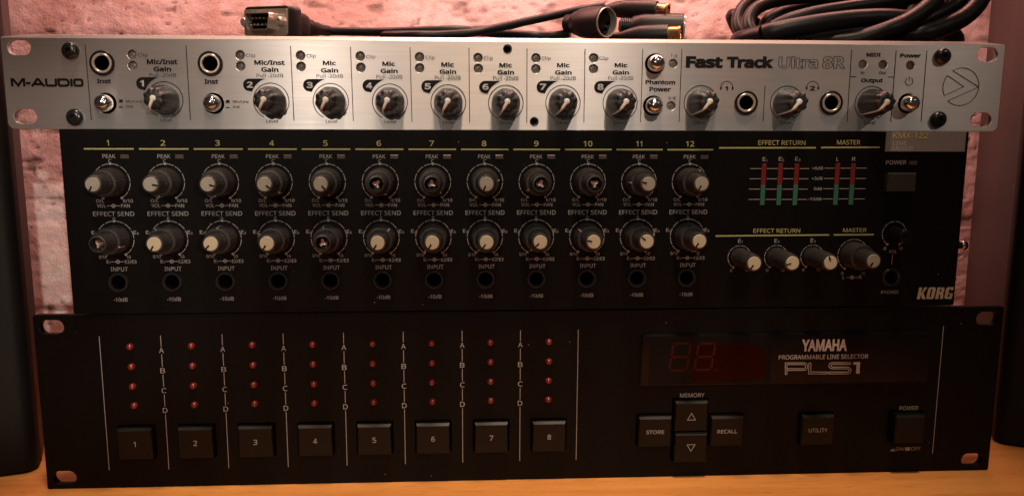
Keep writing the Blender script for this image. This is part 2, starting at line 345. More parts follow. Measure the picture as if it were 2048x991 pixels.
# ================================================================== LOUDSPEAKERS
def speaker(pts, front, label, group):
    """pts: floor outline (world x,y) going round; front: index pair of the grille side"""
    cx, cy = pts[0]; t = thing('loudspeaker', label, 'loudspeaker', (cx, cy, 0), 0, group)
    H = 430.
    n = len(pts); b = MB(); P = [(x - cx, y - cy) for x, y in pts]
    b.add([(x, y, 0) for x, y in P] + [(x, y, H) for x, y in P], [tuple(range(n))[::-1], tuple(range(n, 2 * n))] + [(i, (i + 1) % n, n + (i + 1) % n, n + i) for i in range(n)])
    b.build('cabinet', M['vinyl'], t, 0)
    # black front board with rounded edge, standing on the front side
    a, c = Vector(P[front[0]]), Vector(P[front[1]]); d = (c - a); Ln = d.length; d.normalize(); nrm = Vector((d.y, -d.x))
    if nrm.y > 0: nrm = -nrm
    T = 16.; R = 7.; prof = [(0, 0), (Ln, 0)]
    for k in range(6): q = math.radians(90 * k / 5); prof.append((Ln - R + R * math.cos(q), T - R + R * math.sin(q)))
    for k in range(6): q = math.radians(90 + 90 * k / 5); prof.append((R + R * math.cos(q), T - R + R * math.sin(q)))
    m = len(prof); f = MB(); W = [a + d * s_ + nrm * (q + .2) for s_, q in prof]
    f.add([(w_.x, w_.y, 1.5) for w_ in W] + [(w_.x, w_.y, H - 1) for w_ in W], [tuple(range(m)), tuple(range(m, 2 * m))] + [(i, (i + 1) % m, m + (i + 1) % m, m + i) for i in range(m)])
    f.build('front_board', M['speaker_black'], t, 40)
    ang = math.atan2(d.y, d.x); cen = a + d * Ln / 2 + nrm * (T + .4)
    for zz, rr, nm in ((150, 62, 'woofer'), (300, 20, 'tweeter')):
        q = MB().lathe([(rr, 0), (rr, -3), (rr - 3, -4), (rr - 7, -1.5), (rr * .35, -.4), (rr * .3, -2.5), (0, -4)], n=40)
        q.build(nm, M['black_plastic'], t, 40, loc=(cen.x, cen.y, zz), rot=(0, 0, ang if nrm.y < 0 and d.x > 0 else ang + math.pi))
    return t
def toe(c, fdir, W_, side, D):
    pass
# left cabinet, turned in by about twenty degrees, tapering towards its back
f = Vector((-.943, -.333)); a0 = Vector((-262.5, 36))
speaker([tuple(a0), (-282, 79), (-372, 235), (-470, 235), tuple(a0 + f * 190)], (4, 0), 'dark brown loudspeaker cabinet left of the rack units', 'loudspeakers either side of the rack units')
f = Vector((.875, -.485)); a0 = Vector((276.5, 49))
speaker([tuple(a0), tuple(a0 + f * 190), tuple(a0 + f * 190 + Vector((.485, .875)) * 210), tuple(a0 + Vector((.485, .875)) * 225), (344, 171)], (0, 1), 'dark brown loudspeaker cabinet right of the rack units', 'loudspeakers either side of the rack units')

# ================================================================== SILVER AUDIO INTERFACE
def clone(root, parent, loc, rot=None):
    """copy of a part and its sub-parts"""
    c = root.copy(); COL.objects.link(c); c.parent = parent; c.location = [k * S for k in loc]
    if rot is not None: c.rotation_euler = rot
    for ch in list(root.children):
        d = ch.copy(); COL.objects.link(d); d.parent = c
    return c
def first_or_clone(store, key, maker, parent, loc, rot=None):
    if key not in store:
        o = maker(parent); o.location = [k * S for k in loc]
        if rot is not None: o.rotation_euler = rot
        store[key] = o; return o
    return clone(store[key], parent, loc, rot)
PROTO = {}
R3 = 3.418
def z1(x, y): return (x / R3, y / R3)
def z2(x, y): return (480 + x / R3, y / R3)
def z3(x, y): return (960 + x / R3, y / R3)
def z4(x, y): return (1250 + x / R3, y / R3)
def z5(x, y): return (1600 + x / R3, y / R3)

D = 'rec'; H = 43.9; W = 242.0
rec = thing('audio_interface', 'silver one-unit rack audio interface on top of the black stack', 'audio interface', *[DEV[D][0], DEV[D][1]])
rings = [z1(1128, 682), z2(213.5, 691), z2(621, 693), z2(1025, 696), z2(1424, 700.5), z3(176.5, 704), z3(567, 703), z3(957.5, 704), z4(517, 703), z4(1105, 705), z5(486, 707)]
jacks = [(205, 126.5), (421, 127.5), (1491.7, 205.7), (1661.6, 205.7)]
leds = [(263.5, 109), (265, 131), (480, 110), (481, 132), (601, 111), (602, 133), (720.5, 112.3), (721.7, 135), (839, 114), (839.3, 136), (956, 115.5), (956.6, 137),
        (1072, 116), (1071.8, 137.8), (1187.6, 116), (1187, 137.8), (1346.8, 127), (1342.7, 211.5), (1725.8, 128.7), (1766, 129.3), (1821, 130.8)]
buttons = [(212, 206.5), (427.5, 207), (1310, 127.5), (1306, 211.5), (1815, 207)]
screws = [(142, 102), (151, 234.6), (1884, 113), (1875.4, 238.7)]
bores = [(1015, 98), (1068.5, 243)]
slots = [(38, 95), (51, 233), (1975, 109), (1962, 239.5)]
P = lambda uv, y=0.: at(D, uv[0], uv[1], y)
holes = [circ(*P(j), 5.0) for j in jacks] + [circ(*P(l), 2.15, 20) for l in leds] + [circ(*P(b), 4.9) for b in buttons] + [circ(*P(b), 1.7, 16) for b in bores]
for s_ in slots: holes.append(slot(*P(s_), 10.6, 7.0))
pm = plate_mesh(rrect(-W, W, 0, H - 1.8, (.3, .3, 3.2, 3.2)), holes, 3.2, .22)
pm.build('faceplate', M['silver'], rec, 30)
# top edge: long bevel
ch = MB(); c_ = 1.7
xs = np.linspace(-W + .05, W - .05, 40)
sec = [(0.02, H - 1.85), (1.5, H - .15), (1.9, H), (3.2, H), (3.2, H - 1.85)]
vs = []; fs = []
for i, x in enumerate(xs):
    rr = 1.2 * max(0, (abs(x) - (W - 1.2)) / 1.2)
    for (yy, zz) in sec: vs.append((x, yy, zz - (rr if zz > H - 1 else 0)))
for i in range(len(xs) - 1):
    for k in range(5): fs.append((i * 5 + k, i * 5 + (k + 1) % 5, i * 5 + 5 + (k + 1) % 5, i * 5 + 5 + k))
fs += [(0, 1, 2, 3, 4), tuple((len(xs) - 1) * 5 + k for k in (4, 3, 2, 1, 0))]
ch.add(vs, fs).build('top_edge', M['silver_edge'], rec, 20)
cs = MB()
for (a, b) in (((-219, 219, 3.3, 205, .8, 1.8)), ((-219, 219, 3.3, 205, 40.4, 41.4)), ((-219, -218, 3.3, 205, 1.8, 40.4)), ((218, 219, 3.3, 205, 1.8, 40.4)), ((-218, 218, 204, 205, 1.8, 40.4)), ((-218, 218, 14, 15, 1.8, 40.4))) if False else []: pass
for bx in ((-219, 219, 3.3, 205, .8, 1.8), (-219, 219, 3.3, 205, 40.4, 41.4), (-219, -218, 3.3, 205, 1.8, 40.4), (218, 219, 3.3, 205, 1.8, 40.4), (-218, 218, 204, 205, 1.8, 40.4), (-218, 218, 14, 15, 1.8, 40.4)): cs.box(*bx)
cs.build('chassis', M['steel'], rec, 0)

# --- knobs with ivory pointer
def scal(prof_n):
    def f(a, k):
        t = max(0, (k - 1) / (prof_n - 2)); return 1 - (.5 - .5 * math.cos(8 * a)) * (.02 + .15 * min(1, t))
    return f
KP = [(7.05, 0), (7.0, -1.6), (6.7, -4), (6.3, -7), (5.9, -9.6), (5.55, -11.6), (5.25, -13.0), (4.9, -14.0), (4.3, -14.7), (3.0, -14.9), (0, -14.9)]
def gain_knob(parent):
    k = MB().lathe(KP, n=96, mod=scal(9)).build('knob', M['knob_rubber'], parent, 50)
    p = MB(); path = [(-1.2, -15.3), (0, -15.5), (3.6, -15.45), (4.75, -14.7), (5.35, -13.3), (5.75, -11.4), (6.15, -8.8), (6.6, -5.5), (6.95, -2.2), (7.1, -.3)]
    wd = [.85, .9, .68, .58, .52, .48, .45, .42, .42, .4]; vs = []; fs = []
    for i, ((r, y), w_) in enumerate(zip(path, wd)):
        inn = (r, y + 1.2) if i < 3 else (r - 1.2, y + .3)
        vs += [(-w_ * .8, y if i < 3 else y, r), (0, y - (.25 if i < 4 else .1), r + (.0 if i < 3 else .25)), (w_ * .8, y, r), (w_, inn[1], inn[0]), (-w_, inn[1], inn[0])]
    for i in range(len(path) - 1):
        for q in range(5): fs.append((i * 5 + q, i * 5 + (q + 1) % 5, i * 5 + 5 + (q + 1) % 5, i * 5 + 5 + q))
    fs += [(0, 1, 2, 3, 4), tuple((len(path) - 1) * 5 + q for q in (4, 3, 2, 1, 0))]
    p.add(vs, fs); p.lathe([(1.45, 1.2), (1.4, 0), (1.0, -.35), (0, -.4)], n=18, y0=-15.2); p.build('pointer', M['pointer'], k, 50)
    return k
kang = [203, 206, 207, 205, 207, 209, 213, 215, 216, 217, 220]
for i, r_ in enumerate(rings):
    x, z = P(r_); first_or_clone(PROTO, 'gain', gain_knob, rec, (x, 0, z), (0, math.radians(kang[i]), 0))
# --- print on the silver plate
ink = MB(); gry = MB(); wht = MB()
for i, r_ in enumerate(rings):
    cx, cz = P(r_); R_ = 8.42 if i < 8 else 8.25
    ink.arc(cx, cz, R_, 207 - 360, 151, .38)
    a = math.radians(151); ink.strip([(cx + R_ * math.sin(a), cz + R_ * math.cos(a)), (cx + (R_ - 1.3) * math.sin(a - .03) - .3, cz + (R_ - 1.3) * math.cos(a - .03))], .35, -.15)
    text(gry, 'Level', cx - 2.7, cx + 2.7, cz - 10.3, cz - 8.55, bold=.004)
    if i < 8:                                                  # black tag with the channel number
        pts = [(cx - 2.2, cz + 10.45), (cx - 10.0, cz + 10.45)]
        for k in range(13):
            q = math.radians(90 + 155 * k / 12); pts.append((cx - 10.0 + 2.95 * math.cos(q) * 1.0, cz + 7.5 + 2.95 * math.sin(q)))
        pts.append((cx - 8.9, cz + 4.35))
        for k in range(9):
            q = math.radians(-60 + 46 * k / 8); rr = 9.95 + .75 * k / 8; pts.append((cx + rr * math.sin(q), cz + rr * math.cos(q)))
        tg = MB().poly(pts).build('channel_tag', M['ink'], rec, 0)
        nb = MB(); text(nb, str(i + 1), cx - 11.3, cx - (9.3 if i == 0 else 8.3), cz + 6.1, cz + 9.0, -.2, bold=.04); nb.build('channel_number', M['silver_edge'], tg, 0)
gains = [(z1, 1003, 405, 1212, 440, 'Mic/Inst'), (z2, 97, 412, 305, 445, 'Mic/Inst'), (z2, 566, 416, 655, 447, 'Mic'), (z2, 972, 421, 1060, 452, 'Mic'), (z2, 1375, 426, 1462, 457, 'Mic'),
         (z3, 132, 430, 218, 460, 'Mic'), (z3, 526, 431, 613, 461, 'Mic'), (z3, 920, 431, 1007, 461, 'Mic'),
         (z1, 1050, 455, 1170, 490, 'Gain'), (z2, 145, 460, 262, 493, 'Gain'), (z2, 553, 466, 671, 497, 'Gain'), (z2, 961, 470, 1078, 501, 'Gain'), (z2, 1364, 475, 1478, 505, 'Gain'),
         (z3, 119, 479, 233, 509, 'Gain'), (z3, 513, 481, 627, 511, 'Gain'), (z3, 906, 481, 1019, 511, 'Gain'),
         (z1, 663, 540, 758, 571, 'Inst'), (z1, 1398, 542, 1492, 574, 'Inst'), (z3, 1131, 546, 1335, 578, 'Phantom'), (z3, 1158, 594, 1306, 628, 'Power'),
         (z5, 455, 362, 552, 388, 'MIDI'), (z5, 418, 535, 566, 571, 'Output'), (z5, 686, 367, 828, 395, 'Power'), (z4, 683, 590, 704, 620, '1'), (z4, 1263, 588, 1300, 620, '2')]
def zt(mb, fn, x0, y0, x1, y1, s_, **k): a = fn(x0, y0); b = fn(x1, y1); ptext(mb, D, s_, a[0], a[1], b[0], b[1], **k)
for fn, a, b, c, d, s_ in gains: zt(ink, fn, a, b, c, d, s_, bold=.036)
for fn, a, b, c, d, s_ in [(z1, 943, 363, 1008, 396, 'Clip'), (z1, 1680, 367, 1745, 398, 'Clip'), (z2, 455, 370, 518, 402, 'Clip'), (z2, 862, 375, 925, 407, 'Clip'), (z2, 1268, 381, 1330, 411, 'Clip'),
        (z2, 1666, 383, 1728, 413, 'Clip'), (z3, 422, 386, 484, 416, 'Clip'), (z3, 816, 387, 877, 417, 'Clip'),
        (z1, 1021, 500, 1203, 525, 'Pull -20dB'), (z2, 113, 503, 295, 529, 'Pull -20dB'), (z2, 523, 507, 704, 533, 'Pull -20dB'), (z2, 932, 511, 1110, 539, 'Pull -20dB'), (z2, 1332, 516, 1508, 543, 'Pull -20dB'),
        (z3, 90, 520, 263, 546, 'Pull -20dB'), (z3, 482, 521, 656, 547, 'Pull -20dB'), (z3, 876, 521, 1048, 547, 'Pull -20dB'),
        (z3, 1303, 371, 1350, 390, '1-4'), (z3, 1288, 661, 1338, 680, '5-8')]: zt(gry, fn, a, b, c, d, s_, bold=.004)
for fn, a, b, c, d, s_ in [(z1, 861, 684, 968, 702, 'Mic/Line'), (z1, 863, 719, 910, 735, 'Inst'), (z1, 1592, 686, 1700, 704, 'Mic/Line'), (z1, 1592, 721, 1640, 737, 'Inst'), (z5, 415, 487, 440, 506, 'In'), (z5, 540, 487, 588, 508, 'Out')]:
    zt(ink, fn, a, b, c, d, s_, bold=.01)
for x0 in (0, 730):
    for (a, b, c, d) in ((814, 681, 840, 698), (808, 699, 842, 702), (814, 728, 838, 732), (806, 733, 844, 736)):
        p, q = P(z1(a + x0, b + (3 if x0 else 0))), P(z1(c + x0, d + (3 if x0 else 0))); ink.poly([p, (q[0], p[1]), q, (p[0], q[1])])
ln = [((170.3, 89.2), (182.9, 240)), ((372, 90.7), (381, 240)), ((581, 92), (588, 241.4)), ((701, 93.6), (706.7, 242)), ((820, 94.5), (824, 243.4)), ((937.9, 96), (939.3, 244.3)), ((1054, 97.4), (1053.6, 245)),
      ((1170, 98), (1167.7, 245)), ((1285.6, 98), (1281, 244.3)), ((1363.7, 98), (1358, 244.3)), ((1530, 171.7), (1526, 243.4)), ((1703.3, 100), (1694, 243.4)), ((1792.2, 101.5), (1781.4, 243.4)), ((1853.7, 101.8), (1842, 243.4)),
      ((1700.3, 153.6), (1712, 153.6)), ((1775.8, 154.2), (1788.7, 154.2))]
for a, b in ln: ink.strip([P(a), P(b)], .36)
# power symbol, headphone symbols
cx, cz = P(z5(745, 557)); ink.arc(cx, cz, 1.9, 32, 328, .33); ink.strip([(cx, cz + 2.5), (cx, cz + .1)], .33)
for (a, b) in ((696, 590), (1282, 590)):
    cx, cz = P(z4(a, b)); ink.arc(cx, cz - .6, 3.0, -78, 78, .30)
    for sx in (-1, 1): ink.poly([(cx + sx * 2.5, cz - .2), (cx + sx * 3.1, cz - .1), (cx + sx * 3.4, cz - .7), (cx + sx * 3.35, cz - 1.3), (cx + sx * 2.9, cz - 1.75), (cx + sx * 2.5, cz - 1.6)][::sx])
tag(ink.build('black_lettering', M['ink'], rec, 0), kind='stuff'); tag(gry.build('grey_lettering', M['ink_grey'], rec, 0), kind='stuff')
# brand lettering and model name
lg = MB(); la, lb = P((22, 165)), P((166.8, 165)); lz0, lz1 = P((95, 173.3))[1], P((95, 157.2))[1]
def LU(x, z): return (la[0] + (lb[0] - la[0]) * x / 100, lz0 + (lz1 - lz0) * z)
hw_ = 1.12
for st in ([(1.5, 0), (1.5, .88), (3.2, .88), (9.8, .12), (16.5, .88), (18.2, .88), (18.2, 0)], [(20.5, .40), (27, .40)], [(28.5, 0), (36.5, .9), (38, .9), (46, 0)], [(32, .3), (42.5, .3)],
           [(48.8, 1), (48.8, .25), (49.6, .15), (51, .12), (60, .12), (61.4, .15), (62.2, .25), (62.2, 1)], [(66, .12), (66, .88), (76, .88), (78.6, .80), (79.6, .6), (79.6, .4), (78.6, .2), (76, .12), (66, .12)],
           [(83.5, 0), (83.5, 1)], [(87.6, .3), (88.2, .16), (90, .12), (96, .12), (97.8, .16), (98.5, .3), (98.5, .7), (97.8, .84), (96, .88), (90, .88), (88.2, .84), (87.6, .7), (87.6, .29)]):
    lg.strip([LU(*p) for p in st], hw_)
lg.build('brand_lettering', M['ink'], rec, 0)
lg = MB(); zt(lg, z4, 416, 385, 668, 466, 'Fast', bold=.055); zt(lg, z4, 696, 385, 1018, 466, 'Track', bold=.055); lg.build('model_name', M['ink'], rec, 0)
lg = MB(); zt(lg, z4, 1050, 385, 1322, 468, 'Ultra', bold=.034, outline=.0125); zt(lg, z4, 1350, 385, 1508, 470, '8R', bold=.034, outline=.0125); lg.build('model_name', M['ink'], rec, 0)
# round arrow emblem
lg = MB(); q = lambda x, y: P((1848 + x / 4.13, 60 + y / 4.13)); cx, cz = q(304, 470); R_ = 9.15
def ell(a): return (cx + R_ * math.sin(math.radians(a)), cz + R_ * math.cos(math.radians(a)))
top = [ell(a) for a in np.linspace(-32, 90, 26)]; bot = [ell(a) for a in np.linspace(90, 221, 26)]
lg.strip(top, .33); lg.strip(bot, .33); lg.strip([top[0], ell(90)], .33, -.14); lg.strip([bot[-1], ell(90)], .33, -.14)
wa, wb = ell(-53), ell(-118); wt = (cx + 1.4, cz + .05); lg.strip([ell(a) for a in np.linspace(-53, -118, 12)], .33); lg.strip([wa, wt, wb], .33, -.14)
lg.build('round_emblem', M['ink'], rec, 0)
# --- jack sockets, LEDs, buttons, screws
def jack_socket(parent):
    j = MB().lathe([(4.95, 3), (4.95, -.05), (5.75, -.1), (5.8, -.8), (5.5, -1.1), (4.9, -1.1), (4.75, -.6)], n=40).build('jack_socket', M['black_plastic'], parent, 40)
    MB().lathe([(4.74, 1.0), (4.7, -.9), (4.4, -1.2), (3.85, -1.2), (3.5, -.9), (3.42, -.5)], n=40).build('metal_ring', M['nickel'], j, 40)
    MB().lathe([(3.44, -.5), (3.4, 0), (3.35, 13.5), (0, 13.5)], n=24).build('socket_hole', M['void'], j, 40)
    return j
for u in jacks: x, z = P(u); first_or_clone(PROTO, 'jack', jack_socket, rec, (x, 0, z))
def led(parent):
    o = MB().lathe([(2.14, 2.9), (1.95, 1.6), (1.2, 1.25), (0, 1.15)], n=20).build('indicator_led', M['lens'], parent, 50); return o
for u in leds: x, z = P(u); first_or_clone(PROTO, 'led', led, rec, (x, 0, z))
def push_button(parent):
    b = MB().lathe([(4.1, 8), (4.1, -2.6), (3.95, -3.8), (3.45, -5.1), (2.6, -6.0), (1.4, -6.5), (0, -6.65)], n=40).build('push_button', M['chrome'], parent, 60)
    MB().lathe([(4.86, 3.0), (4.86, .3), (4.6, .3), (4.15, 2.0), (4.15, 5)], n=32).build('button_collar', M['void'], b, 60); return b
for u in buttons: x, z = P(u); first_or_clone(PROTO, 'btn', push_button, rec, (x, 0, z))
def hex_screw(parent):
    b = MB(); n = 36
    hexr = lambda a: 1.35 / max(.5, math.cos((a + math.pi / 6) % (math.pi / 3) - math.pi / 6))
    prof = [(4.0, 0), (4.0, -.9), (3.7, -1.7), (3.1, -2.35), (2.4, -2.7)]
    b.lathe(prof, n=n)
    rim = [(hexr(2 * math.pi * i / n) * math.sin(2 * math.pi * i / n), -2.75, hexr(2 * math.pi * i / n) * math.cos(2 * math.pi * i / n)) for i in range(n)]
    k0 = 4 * n; b.v += rim; b.v += [(x, -.9, z) for x, y, z in rim]; b.v.append((0, -.9, 0))
    for i in range(n):
        j = (i + 1) % n; b.f.append((k0 + i, k0 + j, k0 + n + j, k0 + n + i)); b.f.append((k0 + n + i, k0 + n + j, k0 + 2 * n + j, k0 + 2 * n + i)); b.f.append((k0 + 2 * n + i, k0 + 2 * n + j, k0 + 3 * n))
    return b.build('hex_screw', M['screw'], parent, 35)
for u in screws: x, z = P(u); first_or_clone(PROTO, 'hex', hex_screw, rec, (x, 0, z))
def bore(parent): return MB().lathe([(2.2, .0), (2.15, -.12), (1.75, -.12), (1.68, 3), (1.6, 9), (0, 9)], n=20).build('threaded_hole', M['screw'], parent, 40)
for u in bores: x, z = P(u); first_or_clone(PROTO, 'bore', bore, rec, (x, 0, z))

# ================================================================== BLACK LINE MIXER
D = 'mix'; mix = thing('line_mixer', 'black twelve-channel line mixer packed with cream-capped knobs, middle of the stack', 'line mixer', *[DEV[D][0], DEV[D][1]])
W = 217.2; H = 86.95; P = lambda uv, y=0.: at(D, uv[0], uv[1], y)
CH = [-195.30 + 24.868 * i for i in range(12)]
c8 = CH[7]; c9 = CH[8]
z_r1 = P((970.5, 363.3))[1]; z_r2 = P((1072, 473.5))[1]; z_jk = P((1072, 557))[1]
# horizontal scale around channel 8 / 9 measured on the photo
def X8(u, v): return P((u, v))[0] - P((970.5, 363.3))[0] + 0.
def X9(u, v): return P((u, v))[0] - P((1072.2, 473.5))[0]
JX = X9(1072.2, 557)
holes = [circ(c + JX, z_jk, 3.9) for c in CH]
pj = P((1780.6, 553.7)); holes.append(circ(pj[0], pj[1], 3.9))
plate_mesh(rrect(-W, W, 0, H, (.6, .6, .6, .6)), holes, 3.0, .2).build('faceplate', M['black_panel'], mix, 30)
cs = MB()
for bx in ((-W + 1.5, W - 1.5, 3.1, 190, 1, 2), (-W + 1.5, W - 1.5, 3.1, 190, H - 1.6, H - .6), (-W + 1.5, -W + 2.5, 3.1, 190, 2, H - 1.6), (W - 2.5, W - 1.5, 3.1, 190, 2, H - 1.6), (-W + 2.5, W - 2.5, 189, 190, 2, H - 1.6), (-W + 2.5, W - 2.5, 16, 17, 2, H - 1.6)): cs.box(*bx)
cs.build('chassis', M['steel'], mix, 0)
def ribs(nr, am): return lambda a, k: 1 + am * (1 if math.sin(nr * a) > 0.0 else -1) * (1 if k > 0 else .5)
def outer_knob(parent):
    return MB().lathe([(6.75, 0), (6.7, -1), (6.35, -8.8), (6.0, -9.6), (4.75, -9.7), (4.7, -9.0), (4.5, -8.9)], n=128, mod=ribs(32, .010)).build('outer_knob', M['pot'], parent, 25)
def inner_mb(): return MB().lathe([(4.55, -8.9), (4.5, -10.5), (4.05, -18.6), (3.75, -19.2), (3.2, -19.3), (3.15, -18.0), (0, -18.0)], n=112, mod=lambda a, k: 1 + (.013 * (1 if math.sin(28 * a) > 0 else -1) if k < 4 else 0))
def inner_open_mb(): return MB().lathe([(4.55, -8.9), (4.5, -10.5), (4.05, -18.6), (3.75, -19.2), (3.2, -19.3), (3.1, -13.0), (0, -13.0)], n=112, mod=lambda a, k: 1 + (.013 * (1 if math.sin(28 * a) > 0 else -1) if k < 4 else 0))
MESH = {}
def mesh_of(key, fn):
    if key not in MESH: MESH[key] = fn()
    return MESH[key]
def cap_mesh(m_):
    b = MB().lathe([(3.2, 1.4), (3.2, -.4), (3.0, -.75), (0, -.8)], n=36)
    return b.mesh('knob_cap', m_, 40)
def mark_mesh(): return MB().box(-.33, .33, -.95, -.5, .9, 3.15).mesh('cap_mark', M['void'], 0)
def shaft_mesh():
    return MB().lathe([(2.1, 0), (2.1, -4.2), (1.8, -4.5), (.3, -4.2), (0, -4.2)], n=36, mod=lambda a, k: .72 + .28 * math.cos(3 * a)).mesh('slotted_shaft', M['shaft'], 40)
def line_mesh(r, y0, y1):
    b = MB(); b.add([(-.28, y0 - .05, r + .15), (.28, y0 - .05, r + .15), (.28, y1, r - .22), (-.28, y1, r - .22), (.28, y1 - .15, r - 1.0), (-.28, y1 - .15, r - 1.0), (-.28, y0, r - .8), (.28, y0, r - .8)],
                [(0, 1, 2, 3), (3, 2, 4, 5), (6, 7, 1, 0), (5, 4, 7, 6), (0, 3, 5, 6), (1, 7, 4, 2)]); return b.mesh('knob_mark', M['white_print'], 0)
def dual_pot(x, z, cap, ang, oang):
    k = first_or_clone({**({'o': PROTO['outer']} if 'outer' in PROTO else {})}, 'o', outer_knob, mix, (x, 0, z)) if 'outer' in PROTO else None
    if k is None:
        k = outer_knob(mix); k.location = (x * S, 0, z * S); PROTO['outer_me'] = k.data
    return k
def pot(x, z, cap, ang, oang, outer=True):
    """a concentric control: ribbed outer knob, inner knob, coloured cap"""
    if outer:
        k = link('outer_knob', mesh_of('outer', lambda: outer_knob(None).data), mix, (x, 0, z)) if 'outer' in MESH else None
        if k is None: k = outer_knob(mix); k.location = (x * S, 0, z * S); MESH['outer'] = k.data
        if oang is not None: link('knob_mark', mesh_of('omark', lambda: line_mesh(6.62, -5.5, -9.7)), k, (0, 0, 0), (0, math.radians(oang), 0))
        par, off = k, (0, 0, 0)
    else: par, off = mix, (x, 0, z)
    if cap: i = link('inner_knob', mesh_of('in', lambda: inner_mb().mesh('inner_knob', M['pot'], 25)), par, off)
    else: i = link('inner_knob', mesh_of('ino', lambda: inner_open_mb().mesh('inner_knob', M['pot'], 25)), par, off)
    if outer:                                                   # keep to thing > part > sub-part: cap and shaft hang on the outer knob
        tgt, o2 = k, (0, 0, 0)
    else: tgt, o2 = i, (0, 0, 0)
    rt = (0, math.radians(ang or 0), 0)
    if cap:
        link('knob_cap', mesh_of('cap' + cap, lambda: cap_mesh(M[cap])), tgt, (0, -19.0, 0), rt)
        link('cap_mark', mesh_of('capm', mark_mesh), tgt, (0, -19.0, 0), rt)
    else: link('slotted_shaft', mesh_of('shaft', shaft_mesh), tgt, (0, -13.2, 0), rt)
G, Cc = 'cap_grey', 'cap_cream'
row1 = [(G, 207, None), (G, 100, 180), (G, 105, 180), (G, 125, 135), (G, 140, 160), (None, 40, 150), (None, 0, 140), (G, 207, 80), (None, 20, 235), (None, 60, 150), (G, 285, 270), (G, 207, 20)]
row2 = [(None, 80, 115), (Cc, 207, 335), (Cc, 225, 5), (Cc, 212, 300), (None, 110, 350), (Cc, 213, 42), (Cc, 213, 215), (Cc, 213, 213), (Cc, 228, 213), (Cc, 280, 310), (Cc, 310, 72), (Cc, 212, 180)]
OX2 = 0.
for i, c in enumerate(CH):
    pot(c, z_r1, *row1[i]); pot(c + OX2, z_r2, *row2[i])
# --- print of one channel, repeated twelve times
yel = MB(); wp_ = MB(); pk = []
def zrow(v, u=970.5): return P((u, v))[1]
for i, c in enumerate(CH):
    T = lambda mb, s_, u0, v0, u1, v1, base='8', **k: text(mb, s_, c + (X8 if base == '8' else X9)(u0, (v0 + v1) / 2), c + (X8 if base == '8' else X9)(u1, (v0 + v1) / 2), zrow(v1, u0), zrow(v0, u0), **k)
    u8 = 970.5; wdig = 9.2 if i < 9 else (17 if i > 9 else 18)
    d = str(i + 1)
    if d == '1': wdig = 4
    if d == '11': wdig = 12
    T(yel, d, 969 - wdig / 2 - 0, 281.5, 969 + wdig / 2, 292.5, bold=.012)
    x0, x1 = c + X8(922.7, 298.6), c + X8(1017.3, 298.6); za, zb = zrow(300.2), zrow(297.2); yel.poly([(x0, za), (x1, za), (x1, zb), (x0, zb)])
    T(wp_, 'PEAK', 956.8, 309.1, 981.6, 316.9, bold=.008)
    T(wp_, 'C', 967.6, 318.6, 973.2, 325.7, bold=.008)
    lx0, lx1 = c + X8(991.2, 314), c + X8(1007.2, 314); MB().key(lx0, lx1, zrow(318, 1000), zrow(309.7, 1000), .7, .2).build('peak_light', M['peak'], mix, 0)
    for zc in (z_r1, z_r2):
        for k in range(10):
            a0 = -150 + 30 * k; wp_.arc(c, zc, 8.5, a0 + 2.2, a0 + 27.8, .30)
        for a in (0, 150, -150): wp_.disc(c + 8.5 * math.sin(math.radians(a)), zc + 8.5 * math.cos(math.radians(a)), .62, -.16)
    T(wp_, 'O/L', 939.3, 396.5, 954, 403, bold=.004); T(wp_, 'R/10', 990, 396.5, 1008.7, 403, bold=.004)
    T(wp_, 'VOL', 940, 405.8, 957, 412.7, bold=.004); T(wp_, 'PAN', 985.5, 405.8, 1002.3, 412.7, bold=.004)
    for (ua, ub, uc, vv, base) in ((958.8, 984, 971.5, 409.3, '8'), (1060.5, 1085.5, 1073.5, 517.3, '9')):
        fx = X8 if base == '8' else X9; zz = zrow(vv, uc); cx_ = c + fx(uc, vv); wp_.strip([(c + fx(ua, vv), zz), (c + fx(ub, vv), zz)], .26)
        wp_.arc(cx_, zz, .72, 0, 360, .42, -.15, 16)
    T(wp_, 'EFFECT SEND', 1034, 420.3, 1111.5, 429.2, '9', bold=.004); T(wp_, '0', 1070, 431.3, 1074.5, 437.2, '9', bold=.002)
    T(wp_, 'E', 1028.5, 457.5, 1033.8, 464.3, '9', bold=.006); T(wp_, '2', 1034.8, 460.5, 1038.2, 465.2, '9', bold=.004)
    T(wp_, 'E', 1107, 457.5, 1112.2, 464.3, '9', bold=.006); T(wp_, '3', 1113, 460.5, 1116.4, 465.2, '9', bold=.004)
    T(wp_, '0/10', 1038.6, 505, 1053, 511.4, '9', bold=.004); T(wp_, '10', 1090, 505, 1098, 511.4, '9', bold=.004)
    T(wp_, 'E', 1052.3, 514.3, 1057, 520.4, '9', bold=.006); T(wp_, '1', 1057.8, 516.8, 1059.3, 521, '9', bold=.006)
    T(wp_, 'E2/E3', 1086.8, 514.3, 1108.4, 520.8, '9', bold=.004)
    T(wp_, 'INPUT', 1058.8, 527.8, 1091, 536, '9', bold=.006); T(wp_, '-10dB', 1059.7, 586.8, 1086, 594.5, '9', bold=.004)
def mix_jack(parent):
    j = MB().lathe([(3.88, 3), (3.88, -.1), (4.7, -.15), (4.75, -1.0), (4.45, -1.45), (3.7, -1.45), (3.3, -.9), (3.2, -.5)], n=40).build('jack_socket', M['screw'], parent, 40)
    MB().lathe([(3.22, -.5), (3.15, 0), (3.1, 14), (0, 14)], n=24).build('socket_hole', M['void'], j, 40); return j
for c in CH: first_or_clone(PROTO, 'mjack', mix_jack, mix, (c + JX, 0, z_jk))
first_or_clone(PROTO, 'mjack', mix_jack, mix, (pj[0], 0, pj[1]))
